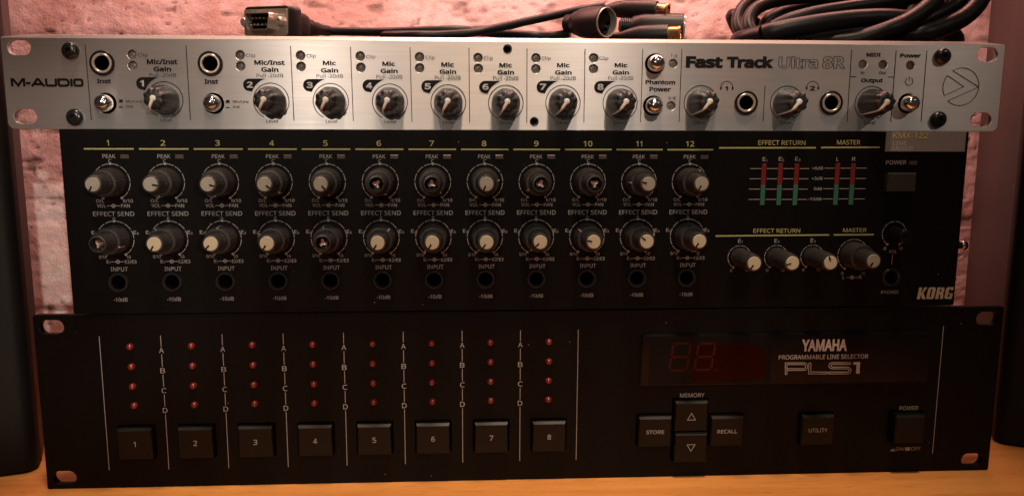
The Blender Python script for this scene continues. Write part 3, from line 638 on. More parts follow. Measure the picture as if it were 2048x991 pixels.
# --- right-hand section
m25 = lambda x, y: (1400 + x / 2.5417, 250 + y / 2.5417)
m60 = lambda x, y: (1420 + x / 6.024, 280 + y / 6.024)
m68 = lambda x, y: (1740 + x / 6.836, 255 + y / 6.836)
m76 = lambda x, y: (1420 + x / 7.623, 440 + y / 7.623)
m52 = lambda x, y: (1640 + x / 5.214, 430 + y / 5.214)
def zt(mb, fn, x0, y0, x1, y1, s_, **k): a = fn(x0, y0); b = fn(x1, y1); ptext(mb, D, s_, a[0], a[1], b[0], b[1], **k)
for fn, a, b, c, d, s_ in [(m25, 296, 78, 536, 102, 'EFFECT RETURN'), (m25, 696, 76, 815, 100, 'MASTER'), (m76, 660, 129, 1375, 194, 'EFFECT RETURN'), (m52, 240, 135, 485, 177, 'MASTER')]: zt(yel, fn, a, b, c, d, s_, bold=.008)
for a, b in (((1438.2, 295.6), (1631.3, 295.4)), ((1642, 294.9), (1759.2, 294.5)), ((1430.9, 471.5), (1658, 469.3)), ((1667.2, 469.3), (1747.4, 468.7))): yel.strip([P(a), P(b)], .72)
for fn, a, b, c, d, s_ in [(m60, 1228, 318, 1363, 358, '+6dB'), (m60, 1223, 442, 1357, 480, '+3dB'), (m60, 1252, 566, 1350, 603, '0dB'), (m60, 1183, 690, 1342, 727, '-10dB'),
        (m60, 633, 207, 670, 254, 'E'), (m60, 679, 233, 689, 260, '1'), (m60, 828, 205, 864, 252, 'E'), (m60, 871, 228, 891, 258, '2'), (m60, 1025, 203, 1060, 250, 'E'), (m60, 1067, 226, 1089, 257, '3'),
        (m60, 1522, 205, 1550, 250, 'L'), (m60, 1712, 205, 1755, 252, 'R'), (m68, 218, 448, 497, 505, 'POWER'),
        (m76, 428, 288, 470, 347, 'E'), (m76, 481, 310, 493, 347, '1'), (m76, 980, 285, 1024, 342, 'E'), (m76, 1034, 310, 1060, 342, '2'), (m76, 1532, 280, 1576, 340, 'E'), (m76, 1585, 308, 1610, 340, '3'),
        (m76, 308, 740, 343, 788, '0'), (m76, 523, 738, 583, 785, '10'), (m76, 857, 738, 891, 786, '0'), (m76, 1072, 735, 1133, 783, '10'), (m76, 1406, 733, 1440, 780, '0'), (m76, 1620, 730, 1678, 777, '10'),
        (m52, 220, 590, 245, 620, '0'), (m52, 430, 592, 468, 620, '10'), (m52, 235, 630, 257, 665, 'L'), (m52, 405, 628, 437, 663, 'R'),
        (m52, 663, 330, 690, 362, '0'), (m52, 818, 330, 860, 362, '10'), (m52, 718, 362, 803, 397, 'VOL'), (m52, 637, 783, 818, 818, 'PHONES')]: zt(wp_, fn, a, b, c, d, s_, bold=.008)
wp_.strip([P(m52(755, 412)), P(m52(746, 515))], .3)
a, b, c_ = P(m52(270, 648)), P(m52(397, 648)), P(m52(333, 648)); wp_.strip([a, b], .26); wp_.arc(c_[0], c_[1], .75, 0, 360, .42, -.15, 16)
bars = [(652, 285, 625, 783, 540), (850, 280, 822, 783, 540), (1047, 280, 1015, 783, 535), (1540, 278, 1503, 780, 533), (1728, 283, 1690, 778, 533)]
def barx(bb, y): return bb[0] + (bb[2] - bb[0]) * (y - bb[1]) / (bb[3] - bb[1])
for (yl, a, b, bs) in [(343, 485, 1195, bars[:3]), (466, 475, 1187, bars[:3]), (590, 470, 1177, bars[:3]), (714, 465, 1168, bars[:3]), (338, 1380, 1888, bars[3:]), (462, 1372, 1880, bars[3:]), (585, 1362, 1870, bars[3:]), (708, 1355, 1862, bars[3:])]:
    cuts = [a]
    for bb in bs: q_ = barx(bb, yl); cuts += [q_ - 31, q_ + 37]
    cuts.append(b)
    for k in range(0, len(cuts), 2): wp_.strip([P(m60(cuts[k], yl)), P(m60(cuts[k + 1], yl))], .30)
for bb in bars:
    xt, zt_ = P(m60(bb[0], bb[1])); xm, zm = P(m60(barx(bb, bb[4]), bb[4])); xb, zb_ = P(m60(bb[2], bb[3])); xx = (xt + xb) / 2; hw = 1.13
    r = MB().key(xx - hw, xx + hw, zm, zt_, .5, .15).build('level_meter', M['meter_red'], mix, 0)
    MB().key(-hw, hw, 0, zm - zb_ - .02, .5, .15).build('green_segment', M['meter_green'], r, 0, loc=(0, 0, 0))
    r.children[0].location = (xx * S, 0, zb_ * S)
# effect return, master and volume controls
for (cx, cy, ang) in ((450, 565, 215), (1005, 560, 255), (1558, 555, 340)):
    x, z = P(m76(cx, cy)); pot(x, z, Cc, ang, None, False)
    MB_ = wp_
    for k in range(10): a0 = -150 + 30 * k; wp_.arc(x, z, 5.85, a0 + 2.5, a0 + 27.5, .30)
    for a in (150, -150): wp_.disc(x + 5.85 * math.sin(math.radians(a)), z + 5.85 * math.cos(math.radians(a)), .55, -.16)
x, z = P(m52(345, 415)); pot(x, z, G, 212, None)
for k in range(10): a0 = -150 + 30 * k; wp_.arc(x, z, 7.9, a0 + 2.2, a0 + 27.8, .30)
for a in (150, -150): wp_.disc(x + 7.9 * math.sin(math.radians(a)), z + 7.9 * math.cos(math.radians(a)), .6, -.16)
x, z = P(m52(773, 193))
for k in range(10): a0 = -150 + 30 * k; wp_.arc(x, z, 6.15, a0 + 2.2, a0 + 27.8, .30)
for a in (150, -150): wp_.disc(x + 6.15 * math.sin(math.radians(a)), z + 6.15 * math.cos(math.radians(a)), .6, -.16)
MB().lathe([(3.6, 0), (3.5, -1), (3.0, -9.5), (2.6, -10.2), (1.3, -10.3), (1.0, -9.6), (0, -9.6)], n=72, mod=lambda a, k: 1 + (.03 * (1 if math.sin(18 * a) > 0 else -1) if k < 4 else 0)).build('volume_knob', M['black_plastic'], mix, 25, loc=(x, 0, z))
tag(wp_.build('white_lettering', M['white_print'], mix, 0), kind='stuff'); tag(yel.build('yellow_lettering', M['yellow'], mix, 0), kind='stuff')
# inner single knobs reach the panel
for (cx, cy) in ((450, 565), (1005, 560), (1558, 555)):
    x, z = P(m76(cx, cy)); k = link('knob_skirt', mesh_of('skirt', lambda: MB().lathe([(4.75, 0), (4.72, -1), (4.53, -8.95), (4.3, -9.0)], n=112, mod=lambda a, k: 1 + .013 * (1 if math.sin(28 * a) > 0 else -1)).mesh('knob_skirt', M['pot'], 25)), mix, (x, 0, z))
# power switch, light, name plate, logo
x0, z1_ = P((1770, 345)); x1, z0_ = P((1823.5, 382))
MB().key(x0, x1, z0_, z1_, 3.2, .35, top=.6).build('power_button', M['grey_plastic'], mix, 0)
a, b = P(m68(530, 460)), P(m68(635, 510)); MB().key(a[0], b[0], b[1], a[1], .6, .2).build('power_light', M['peak'], mix, 0)
a, b = P((1771, 263)), P((1931, 303.2)); x0 = (P((1772, 262.5))[0] + P((1770, 303.3))[0]) / 2; x1 = (P((1932.4, 263))[0] + P((1928.7, 303))[0]) / 2
pl = MB().key(x0, x1, b[1], a[1], .35, .12).build('name_plate', M['plate'], mix, 0)
t_ = MB(); zt(t_, m68, 315, 72, 795, 148, 'KMX-122', bold=.004, y=-.45); t2 = MB(); zt(t2, m68, 315, 185, 500, 240, 'LINE', bold=.0, y=-.45); zt(t2, m68, 305, 255, 590, 315, 'MIXER', bold=.0, y=-.45)
t_.build('plate_lettering', M['plate_yellow'], pl, 0); t2.build('plate_lettering', M['plate_grey'], pl, 0)
t_ = MB(); xs0 = P(m52(1013, 811))[0]; xs1 = P(m52(1383, 811))[0]; zz0 = P(m52(1200, 872))[1]; zz1 = P(m52(1200, 750))[1]
def K(pts): t_.poly([(xs0 + (xs1 - xs0) * (p[0] + .012 * p[1]), zz0 + (zz1 - zz0) * p[1]) for p in pts], -.13)
# heavy condensed capitals drawn as blocks
sh = .03
K([(0, 0), (.085, 0), (.085 + sh, 1), (sh, 1)]); K([(.09, .42), (.15, 0), (.245, 0), (.165, .55)]); K([(.09 + .01, .42), (.165, .55), (.26, 1), (.175, 1)])
def ring_letter(x0, x1):
    o_ = [(x0, .12), (x0 + .03, 0), (x1 - .03, 0), (x1, .12), (x1 + sh, .88), (x1 + sh - .03, 1), (x0 + sh + .03, 1), (x0 + sh, .88)]
    i_ = [(x0 + .085, .18), (x0 + .085, .16), (x1 - .085, .16), (x1 - .085, .18), (x1 - .06, .82), (x1 - .06, .84), (x0 + .11, .84), (x0 + .11, .82)]
    for k in range(8): K([o_[k], o_[(k + 1) % 8], i_[(k + 1) % 8], i_[k]])
ring_letter(.26, .475)
K([(.515, 0), (.6, 0), (.6 + sh, 1), (.515 + sh, 1)]); K([(.6 + .025, .84), (.735, 1), (.6 + .03, 1)]); K([(.62, 1), (.72, 1), (.745, .9), (.655, .84), (.62, .84)]); K([(.745, .9), (.745, .6), (.665, .62), (.665, .82), (.655, .84)]); K([(.745, .6), (.715, .5), (.61, .42), (.61, .56), (.665, .62)])
K([(.61, .42), (.715, .5), (.735, .38), (.735, 0), (.65, 0), (.65, .38)])
K([(.77, .12), (.8, 0), (.8, .16), (.855, .18), (.855 + sh, .84), (.83, 1), (.79, .88)]); K([(.8, 0), (.985, 0), (.985, .14), (.855, .16), (.8, .16)]); K([(.985, 0), (1.0, .5), (.92, .5), (.91, .14)]); K([(.885, .5), (1.0, .5), (1.0, .38), (.885, .38)]); K([(.83, 1), (1.0, 1), (.985, .72), (.93, .72), (.935, .84), (.885, .84)])
t_.build('brand_lettering', M['gold_print'], mix, 0)
# side screw seen past the right-hand end
q_ = wp(1931, 491, 60); qb = wp(1912, 489, 60)
s1 = MB().tube([(qb.x - 8, qb.y, qb.z + .5), (q_.x - 1.0, q_.y, q_.z)], 2.2, 14, True, 1)
(ox, oy, oz), a_ = DEV['mix']
so = s1.build('side_screw', M['screw'], mix, 40, loc=(-ox, -oy, -oz)); s2 = MB(); R_ = 3.0; vs = []
for i in range(9):
    th = math.pi * i / 8
    vs.append((R_ * math.sin(th), -R_ * math.cos(th)))
s2.lathe(vs, q_.x, q_.z, 20, y0=q_.y); s2.build('ball_tip', M['chrome'], so, 60)

# ================================================================== BLACK LINE SELECTOR
D = 'sel'; sel = thing('line_selector', 'black two-unit line selector with rows of small red lamps, bottom of the stack', 'line selector', (0, 0, 0), 0)
P = lambda uv, y=0.: at(D, uv[0], uv[1], y); W = 241.3; H = 88.0
r25a = lambda x, y: (x / 2.534, 600 + y / 2.534)
r25b = lambda x, y: (560 + x / 2.534, 600 + y / 2.534)
r33 = lambda x, y: (1260 + x / 3.304, 640 + y / 3.304)
r60 = lambda x, y: (1540 + x / 6.024, 650 + y / 6.024)
r60b = lambda x, y: (1570 + x / 6.024, 790 + y / 6.024)
# key positions
k1 = P((275, 884)); k8 = P((1097, 866.5)); kx = [k1[0] + (k8[0] - k1[0]) * i / 7 for i in range(8)]; kz = (k1[1] + k8[1]) / 2
kw, kh = 8.35, 7.85
def face(u0, v0, u1, v1, y): a = at(D, u0, (v0 + v1) / 2, y)[0]; b = at(D, u1, (v0 + v1) / 2, y)[0]; c = at(D, (u0 + u1) / 2, v1, y)[1]; d = at(D, (u0 + u1) / 2, v0, y)[1]; return ((a + b) / 2, (c + d) / 2, (b - a) / 2, (d - c) / 2)
special = {'store': face(1279.7, 836, 1342.3, 892, -4), 'up': face(1351.7, 804, 1415.9, 861.9, -4), 'down': face(1350.7, 868, 1414.3, 923, -4), 'recall': face(1424, 834.5, 1486.4, 891, -4), 'utility': face(1605.7, 831, 1668.8, 889.6, -4), 'power': face(1792, 829, 1848.9, 886.5, -5)}
win = (P((1281, 715))[0], P((1855.5, 711))[0], P((1568, 766))[1], P((1568, 664))[1])
holes = []
for s_ in ((103, 654), (129, 954.5), (1974.5, 636.5), (1944, 918.5)): holes.append(slot(*P(s_), 11.4, 7.0))
for x in kx: holes.append(rrect(x - kw - .7, x + kw + .7, kz - kh - .7, kz + kh + .7, (.4,) * 4, 2))
for n_, (x, z, a, b) in special.items():
    if n_ in ('up', 'down'): continue
    g = .7; holes.append(rrect(x - 8.35 - g, x + 8.35 + g, z - 7.85 - g, z + 7.85 + g, (.4,) * 4, 2))
ux, uz = special['up'][0], special['up'][1]; dx_, dz_ = special['down'][0], special['down'][1]
holes.append(rrect(min(ux, dx_) - 9.1, max(ux, dx_) + 9.1, dz_ - 8.5, uz + 8.6, (.4,) * 4, 2))
plate_mesh(rrect(-W, W, 0, H, (1.2, 1.0, 1.0, 1.2)), holes, 4.0, .28).build('faceplate', M['black_paint'], sel, 30)
cs = MB()
for bx in ((-217, 217, 4.1, 230, 2.5, 3.5), (-217, 217, 4.1, 230, H - 1.8, H - .4), (-217, -216, 4.1, 230, 3.5, H - 1.8), (216, 217, 4.1, 230, 3.5, H - 1.8), (-216, 216, 229, 230, 3.5, H - 1.8)): cs.box(*bx)
cs.build('chassis', M['steel'], sel, 0)
MB().box(-215, 215, 7.0, 7.6, 4, H - 4).build('inner_plate', M['void'], sel, 0)
for sx in (-190, 190):
    for yy in (30, 200): MB().lathe([(9, 0), (9, -2.2), (7, -2.5), (0, -2.5)], n=20).build('foot', M['black_plastic'], sel, 40, loc=(sx, yy, 2.5), rot=(math.radians(90), 0, 0))
# keys
pr = MB()
keym = MB().key(-kw, kw, -kh, kh, 9.7, .5, y0=6.4, top=1.15).mesh('selector_button', M['black_plastic'], 0)
for i, x in enumerate(kx):
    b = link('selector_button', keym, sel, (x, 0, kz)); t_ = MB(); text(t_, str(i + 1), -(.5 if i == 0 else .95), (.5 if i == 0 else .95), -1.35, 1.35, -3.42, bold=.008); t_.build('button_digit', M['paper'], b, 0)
def fkey(name, c, txt=None, tri=0, hgt=10.4, box=None):
    b = link(name, keym, sel, (c[0], 0, c[1])); t_ = MB()
    if txt: text(t_, txt, *[k for k in box], -3.42, bold=.008)
    elif tri:
        s_ = tri; t_.strip([(-2.05, -1.75 * s_), (2.05, -1.75 * s_), (0, 1.75 * s_)], .33, -3.42, closed=True)
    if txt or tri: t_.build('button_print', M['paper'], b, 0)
    return b
fkey('store_button', special['store'], 'STORE', box=(-4.6, 4.6, -1.0, 1.0)); fkey('recall_button', special['recall'], 'RECALL', box=(-5.1, 5.1, -1.0, 1.0)); fkey('utility_button', special['utility'], 'UTILITY', box=(-4.9, 4.9, -1.0, 1.0))
fkey('up_button', special['up'], tri=1); fkey('down_button', special['down'], tri=-1)
x, z, _, _ = special['power']; MB().key(-7.6, 7.6, -7.3, 7.3, 11.4, .5, y0=6.4, top=.9).build('power_button', M['black_plastic'], sel, 0, loc=(x, 0, z))
# printed lines and letters
lines = [((197, 671.8), (220.2, 939.4)), ((319.7, 670.2), (339.4, 937.4)), ((443.2, 667.9), (458.6, 934.6)), ((565.5, 666.3), (577.3, 932.7)), ((687, 664.3), (694.2, 929.5)), ((806.6, 662.4), (810.6, 926.8)), ((923.9, 660.4), (925.8, 923.6)), ((1040.3, 659.6), (1039.9, 920.4)), ((1155.5, 658.4), (1153.1, 918)), ((1886.8, 651.3), (1864.7, 905.8))]
LX = []
for i, (a, b) in enumerate(lines):
    p, q = P(a), P(b); x = (p[0] + q[0]) / 2; LX.append(x); zt_, zb_ = p[1], q[1]
    if 1 <= i <= 7:
        cuts = [zt_]
        for L_, fr in zip('ABCD', (.108, .257, .405, .552)):
            zc = zt_ + (zb_ - zt_) * fr; wl = 1.15; cuts += [zc + 1.95, zc - 1.95]; text(pr, L_, x - wl, x + wl, zc - 1.3, zc + 1.3, bold=.006)
        cuts.append(zb_)
        for k in range(0, len(cuts), 2): pr.strip([(x, cuts[k]), (x, cuts[k + 1])], .32)
    else: pr.strip([(x, zt_), (x, zb_)], .32)
ca = [P(u) for u in ((259.7, 693.5), (262.8, 733.4), (267.2, 773.6), (269.5, 811.5))]; cb = [P(u) for u in ((1097, 681.3), (1097.5, 720), (1097, 758.2), (1097, 796.5))]
ax = sum(p[0] for p in ca) / 4; bx = sum(p[0] for p in cb) / 4
def red_led(parent): return MB().lathe([(1.75, .2), (1.72, -.5), (1.5, -1.35), (1.0, -1.95), (.45, -2.2), (0, -2.25)], n=22).build('red_lamp', M['red_led'], parent, 60)
for i in range(8):
    for k in range(4):
        z = (ca[k][1] + cb[k][1]) / 2; x = ax + (bx - ax) * i / 7 + random.uniform(-.12, .12); first_or_clone(PROTO, 'rled', red_led, sel, (x, 0, z + random.uniform(-.1, .1)))
def zt(mb, fn, x0, y0, x1, y1, s_, **k): a = fn(x0, y0); b = fn(x1, y1); ptext(mb, D, s_, a[0], a[1], b[0], b[1], **k)
zt(pr, r33, 331, 480, 492, 508, 'MEMORY', bold=.01); zt(pr, r60b, 1380, 127, 1608, 178, 'POWER', bold=.006); zt(pr, r60b, 1335, 620, 1445, 662, 'ON/', bold=.006); zt(pr, r60b, 1517, 617, 1632, 662, 'OFF', bold=.006)
for (a, b, c, d) in ((1265, 661, 1328, 668), (1280, 643, 1316, 661), (1450, 620, 1502, 662)):
    p, q = P(r60b(a, b)), P(r60b(c, d)); pr.poly([p, (q[0], p[1]), q, (p[0], q[1])])
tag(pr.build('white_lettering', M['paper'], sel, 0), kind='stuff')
# display window, its bevelled frame and print
wx0, wx1, wz0, wz1 = win
dw = MB().key(wx0, wx1, wz0, wz1, 1.7, .35, top=1.0).build('display_window', M['glass'], sel, 0)
dw.data.materials.clear(); dw.data.materials.append(M['glass'])
a, b = P(r33(125, 100)), P(r33(915, 410)); MB().poly([(a[0], b[1] + .3), (b[0], b[1] + .3), (b[0], a[1] - .4), (a[0], a[1] - .4)], -1.73).build('display_filter', M['display_dark'], dw, 0)
a, b = P(r33(400, 160)), P(r33(880, 400)); MB().poly(rrect(a[0], b[0], b[1] + .6, a[1], (7, 1, 1, 6), 8), -1.76).build('display_filter', M['display_red'], dw, 0)
def digit(u0, u1, v0, v1):
    x0, z1_ = P(r33(u0, v0)); x1, z0_ = P(r33(u1, v1)); h_ = z1_ - z0_; wd = (x1 - x0) * .82; b = MB(); sl = .16
    def Q(x, z): return (x0 + x * wd + sl * (z - .0) * h_ * .8, z0_ + z * h_)
    t = .07
    for (p, q) in (((.06, 0), (.94, 0)), ((.06, .5), (.94, .5)), ((.06, 1), (.94, 1)), ((0, .05), (0, .45)), ((1, .05), (1, .45)), ((0, .55), (0, .95)), ((1, .55), (1, .95))): b.strip([Q(*p), Q(*q)], 1.15, -1.80)
    b.disc(x1 + .9, z0_ - .2, .6, -1.80)
    b.build('display_digit', M['segment'], dw, 0)
digit(258, 390, 148, 322); digit(425, 552, 148, 318)
ww = MB(); y_ = -1.78
def wt(s_, u0, v0, u1, v1, **k): a = r60(u0, v0); b = r60(u1, v1); ptext(ww, D, s_, a[0], a[1], b[0], b[1], y=y_, **k)
wt('YAMAHA', 385, 168, 930, 310, bold=.035); wt('PROGRAMMABLE LINE SELECTOR', 105, 352, 1182, 405, bold=.002)
def pp(x, y): return at(D, *r60(x, y), y_)
for off in (0, 1):
    o_ = off * 19; r_ = 1
    def arcp(cx, cy, rx, ry, a0, a1, n=10): return [(cx + rx * math.cos(math.radians(a0 + (a1 - a0) * k / n)), cy + ry * math.sin(math.radians(a0 + (a1 - a0) * k / n))) for k in range(n + 1)]
    # P, L, S drawn as double lines
    if off == 0:
        Pp = [(184, 590), (184, 450)] + arcp(412, 495, 42, 45, -90, 90) + [(209, 541)]
        Lp = [(470, 450), (464, 583), (688, 583)]
        Sp = [(970, 447)] + arcp(755, 486, 42, 39, -90, -270) + arcp(925, 553, 20, 4, -90, -90, 1)[:1]
        Sp = [(970, 448)] + arcp(752, 483, 40, 36, -90, -270) + arcp(935, 550, 24, 24, -90, 60, 8)[0:0] + [(915, 520)] + arcp(935, 543, 14, 14, -90, 90, 6) + [(706, 560)]
        Sp = [(970, 448)] + arcp(752, 484, 42, 37, -90, -270) + arcp(930, 541, 20, 19, -90, 90, 6) + [(706, 560)]
    else:
        Pp = [(205, 588), (205, 470)] + arcp(405, 495, 24, 25, -90, 90) + [(209, 520)]
        Lp = [(494, 450), (490, 560), (688, 560)]
        Sp = [(970, 468)] + arcp(758, 484, 22, 17, -90, -270) + arcp(935, 541, 40, 40, -90, 90, 8) + [(706, 583)]
    for path in (Pp, Lp, Sp): ww.strip([pp(*p) for p in path], .33, y_)
for (a, b) in (((184, 590), (205, 588)), ((470, 450), (494, 450)), ((688, 583), (688, 560)), ((970, 448), (970, 468)), ((706, 560), (706, 583))): ww.strip([pp(*a), pp(*b)], .33, y_ - .02)
ww.poly([pp(1005, 442), pp(1085, 440), pp(1080, 580), pp(1035, 580), pp(1042, 470), pp(1005, 472)], y_)
ww.build('brand_lettering', M['logo_white'], dw, 0)

# ================================================================== BREAKOUT CABLE lying on the silver unit
ztop = 176.19 + 41.6
bc = thing('breakout_cable', 'black breakout cable with nine-pin plug and round sockets lying on the silver unit', 'cable', (-125, 40, ztop))
base = Vector((-125, 40, ztop))
def bl(v): return Vector(v) - base
def oriented(mb, origin, xdir, zdir=Vector((0, 0, 1))):
    """local frame: mb's -y axis becomes xdir (facing direction)"""
    f = Vector(xdir).normalized(); up = (zdir - f * zdir.dot(f)).normalized(); r = up.cross(-f)
    R_ = Matrix((r, -f, up)).transposed(); o_ = Vector(origin); mb.v = [tuple(o_ + R_ @ Vector(v)) for v in mb.v]; return mb
# nine-pin plug: face towards the lower left
c0 = wp(533, 45, 36); fd = Vector((-.56, -.83, -.02)); fd.normalize(); upv = Vector((.04, -.04, 1))
def P9(mb, nm, m_, par, sm=35): oriented(mb, bl(c0), fd, upv); return mb.build(nm, m_, par, sm)
h = MB(); 
def rloop(wd, ht, r, y, n=5): return [(x, y, z) for x, z in rrect(-wd, wd, -ht, ht, (r,) * 4, n)]
def loft(loops):
    n = len(loops[0]); vs = [p for l_ in loops for p in l_]; fs = [tuple(range(n))] + [tuple((len(loops) - 1) * n + k for k in range(n))[::-1]]
    for i in range(len(loops) - 1):
        for k in range(n): fs.append((i * n + k, i * n + (k + 1) % n, (i + 1) * n + (k + 1) % n, (i + 1) * n + k))
    return MB().add(vs, fs)
hood = loft([rloop(15.6, 7.6, 2, 0), rloop(16, 8, 2.4, .5), rloop(16, 8, 2.4, 8), rloop(15.5, 7.6, 2.4, 8.6), rloop(11, 6.6, 3, 9), rloop(10.4, 6.2, 3, 18), rloop(9, 5.6, 3, 21.5), rloop(5.8, 4.6, 3.5, 23), rloop(5.6, 4.4, 3.5, 29), rloop(4.4, 3.9, 3, 30), rloop(4.2, 3.6, 3, 35), rloop(3.4, 3.0, 2.6, 36), rloop(3.0, 2.8, 2.5, 44)])
hd = P9(hood, 'serial_plug', M['plug'], bc, 40)
P9(loft([rloop(15.2, 6.4, 1.0, -.8, 3), rloop(15.2, 6.4, 1.0, .4, 3)]), 'metal_flange', M['nickel'], hd, 30)
def dsh(k, y): return [(-8.6 * k, y, 4.1 * k), (8.6 * k, y, 4.1 * k), (9.0 * k, y, 3.4 * k), (7.7 * k, y, -3.6 * k), (7.0 * k, y, -4.2 * k), (-7.0 * k, y, -4.2 * k), (-7.7 * k, y, -3.6 * k), (-9.0 * k, y, 3.4 * k)]
o_ = dsh(1.0, -.8) + dsh(.97, -6.4) + dsh(.92, -6.4) + dsh(.92, -2.0)
fs = []
for i in range(3):
    for k in range(8): fs.append((i * 8 + k, i * 8 + (k + 1) % 8, i * 8 + 8 + (k + 1) % 8, i * 8 + 8 + k))
P9(MB().add(o_, fs), 'plug_shell', M['nickel'], hd, 30)
P9(MB().add(dsh(.91, -2.4), [tuple(range(8))]), 'plug_insert', M['void'], hd, 0)
pins = MB()
for i in range(5): pins.lathe([(.62, -2.2), (.62, -5.5), (.42, -5.95), (0, -6.05)], -5.5 + 2.75 * i, 1.45 - 2.9, 10)
for i in range(4): pins.lathe([(.62, -2.2), (.62, -5.5), (.42, -5.95), (0, -6.05)], -4.1 + 2.75 * i, 1.45, 10)
P9(pins, 'contact_pins', M['chrome'], hd, 50)
for sx in (-12.5, 12.5): P9(MB().lathe([(2.4, -.8), (2.4, -3.4), (1.9, -4.2), (1.0, -4.3), (.9, -3.0), (0, -3.0)], sx, 0, 14), 'jack_post', M['nickel'], hd, 40)
rear = c0 - fd * 42
# cords
def W3(pts): return [tuple(bl(wp(u, v, y))) for u, v, y in pts]
cord = MB()
cord.tube([tuple(bl(rear + fd * 3)), tuple(bl(rear - fd * 3))] + W3([(745, 64, 68), (800, 63, 62), (860, 61, 58), (920, 60, 56), (980, 66, 60), (1060, 71, 66), (1105, 72, 64), (1140, 66, 60)]), 2.3, 12, True, 6)
cord.tube(W3([(765, 70, 66), (820, 70, 52), (880, 70, 50), (940, 66, 48), (985, 58, 50), (1040, 46, 56), (1100, 33, 62), (1160, 20, 68), (1210, 13, 66)]), 2.2, 12, True, 6)
cord.tube(W3([(960, 64, 70), (1010, 56, 74), (1080, 38, 80), (1150, 22, 86), (1190, 16, 88), (1230, 40, 96)]), 1.7, 10, True, 6)
cord.build('cord', M['cable'], bc, 60)
def din(c, fdir, Lb, R_=8.0):
    c = Vector(c); mb = MB().lathe([(R_ - 1.0, -.2), (R_ + .1, 0), (R_ + .2, 3), (R_ + .1, 12), (R_ - .6, Lb * .62), (R_ - 2.0, Lb * .8), (R_ - 3.5, Lb * .84), (R_ - 3.8, Lb), (2.2, Lb + 1)], n=36)
    o = oriented(mb, bl(c), fdir).build('midi_socket', M['plug'], bc, 40)
    oriented(MB().lathe([(R_ - 1.0, 6), (R_ - 1.0, -.8), (R_ - .55, -1.0), (R_ - .35, -.6), (R_ - .35, 2)], n=40), bl(c), fdir).build('metal_rim', M['nickel'], o, 40)
    ins = MB().lathe([(R_ - 1.05, 3.0), (2, 3.0), (0, 3.0)], n=30)
    oriented(ins, bl(c), fdir).build('socket_insert', M['black_plastic'], o, 40)
    pn = MB()
    for a in (-90, -45, 0, 45, 90): q = math.radians(a); pn.lathe([(1.1, 2.9), (1.0, 2.2), (.6, 2.4), (.5, 5), (0, 5)], (R_ - 3.4) * math.sin(q), -(R_ - 3.4) * math.cos(q), 10)
    pn.box(-.9, .9, 1.0, 2.95, R_ - 2.4, R_ - 1.2)
    oriented(pn, bl(c), fdir).build('socket_contacts', M['void'], o, 40)
    gr = MB()
    for k in range(6): gr.lathe([(R_ - 3.6, 0), (R_ - 3.0, .3), (R_ - 3.0, .9), (R_ - 3.6, 1.2)], n=24, y0=Lb * .84 + k * 1.0 - 1)
    oriented(gr, bl(c), fdir).build('strain_relief', M['plug'], o, 40)
    return o
din(wp(1212, 45, 40), (.62, -.80, -.08), 27)
din(wp(1366, 57, 58), (.97, -.24, -.06), 34, 7.6)
def rca(c, fdir, Lb):
    c = Vector(c); mb = MB().lathe([(4.0, 6.0), (5.0, 6.2), (5.2, 8), (5.2, Lb * .8), (4.2, Lb), (2.2, Lb + 6), (1.8, Lb + 12)], n=28)
    o = oriented(mb, bl(c), fdir).build('phono_socket', M['plug'], bc, 40)
    oriented(MB().lathe([(3.9, 7), (4.0, 1.2), (4.2, .9), (4.2, 0), (3.9, -.3), (2.8, -.3), (2.7, 1.5), (1.2, 1.6), (1.1, -.2), (.6, -.2), (.5, 1.5), (0, 1.5)], n=28), bl(c), fdir).build('gold_barrel', M['brass'], o, 40); return o
rca(wp(1336, 22, 60), (.86, -.50, -.10), 30)
rca(wp(1360, 68, 47), (.93, -.36, 0), 26)

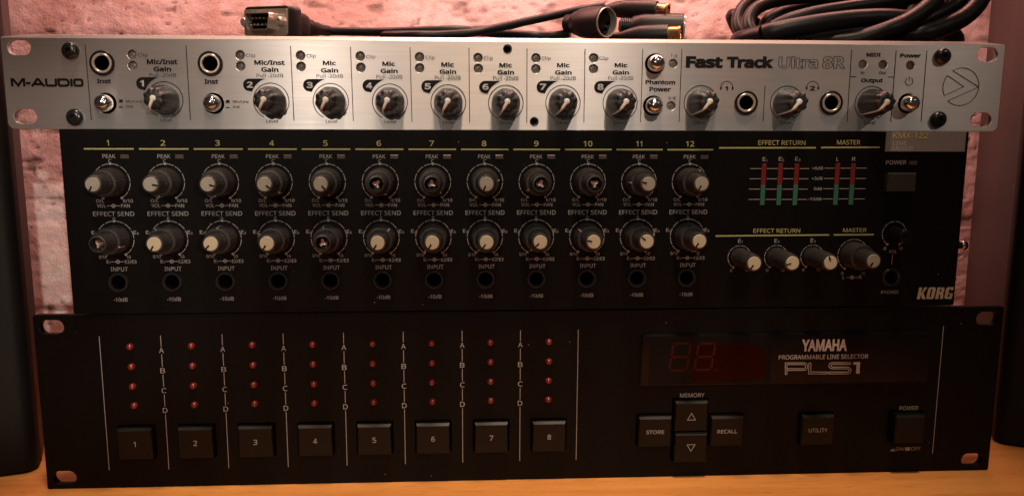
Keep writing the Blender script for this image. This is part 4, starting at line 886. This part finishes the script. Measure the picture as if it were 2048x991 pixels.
# ================================================================== COILED CABLE
cc = thing('coiled_cable', 'thick black cable coiled in a heap on the right end of the silver unit', 'cable', (170, 60, ztop))
base = Vector((170, 60, ztop))
co = MB()
def strand(pts, r, sub=7):
    P_ = [wp(*p) for p in pts]
    for p in P_: p.z = max(p.z, ztop + r + .3)
    a, b = P_[0], P_[-1]                        # the turn closes behind the heap
    da = (a - P_[1]).normalized(); db = (b - P_[-2]).normalized(); dep = max(a.y, b.y)
    e1 = b + db * 9 + Vector((0, 12, 0)); e2 = a + da * 9 + Vector((0, 12, 0))
    e1.z = max(e1.z, ztop + r); e2.z = max(e2.z, ztop + r)
    back = [e1, Vector((b.x * .85 + a.x * .15, dep + 30, min(b.z, ztop + 14))), Vector(((a.x + b.x) / 2, dep + 42, ztop + r + 4)), Vector((a.x * .85 + b.x * .15, dep + 30, min(a.z, ztop + 14))), e2]
    Q = P_ + back + [a]
    co.tube([tuple(p - base) for p in Q], r, 16, True, sub)
strand([(1700, -40, 95), (1600, -22, 92), (1530, -14, 86), (1492, 8, 78), (1475, 40, 72), (1485, 68, 66), (1520, 88, 62), (1600, 92, 60), (1700, 88, 60)], 3.5)
strand([(1730, -30, 75), (1640, -10, 72), (1560, 0, 66), (1515, 16, 60), (1497, 42, 55), (1506, 68, 50), (1540, 86, 48), (1620, 88, 46), (1720, 84, 46)], 3.7)
strand([(1900, -25, 84), (1800, -10, 84), (1700, 2, 82), (1620, 14, 78), (1560, 28, 76), (1530, 52, 78), (1550, 74, 84)], 4.0)
strand([(1528, 68, 40), (1552, 62, 37), (1600, 53, 35), (1660, 44, 34), (1720, 38, 34), (1780, 37, 36), (1840, 46, 40), (1900, 70, 46)], 4.9)
strand([(1545, 56, 50), (1580, 40, 48), (1630, 27, 46), (1690, 17, 46), (1750, 8, 48), (1820, -4, 52), (1880, -24, 56)], 3.9)
strand([(1560, 74, 44), (1640, 68, 38), (1720, 64, 36), (1790, 64, 36), (1850, 72, 38)], 4.6)
strand([(1620, 104, 40), (1700, 86, 30), (1770, 62, 25), (1820, 40, 28), (1858, 12, 32), (1880, -16, 36), (1900, -50, 40)], 4.5)
strand([(1715, 100, 46), (1790, 66, 37), (1850, 40, 38), (1900, 14, 42), (1925, -14, 46)], 5.0)
strand([(1750, 104, 42), (1830, 72, 29), (1880, 57, 30), (1925, 36, 34), (1953, 10, 38), (1966, -20, 42)], 4.9)
strand([(1800, 10, 70), (1870, 22, 66), (1905, 30, 64), (1890, 52, 62), (1840, 70, 60)], 4.2)
strand([(1500, 40, 90), (1540, 64, 96), (1620, 60, 100), (1720, 52, 100), (1820, 60, 96), (1890, 40, 90), (1880, 8, 90), (1800, -12, 94)], 3.9)
co.build('cable_loops', M['cable'], cc, 60)
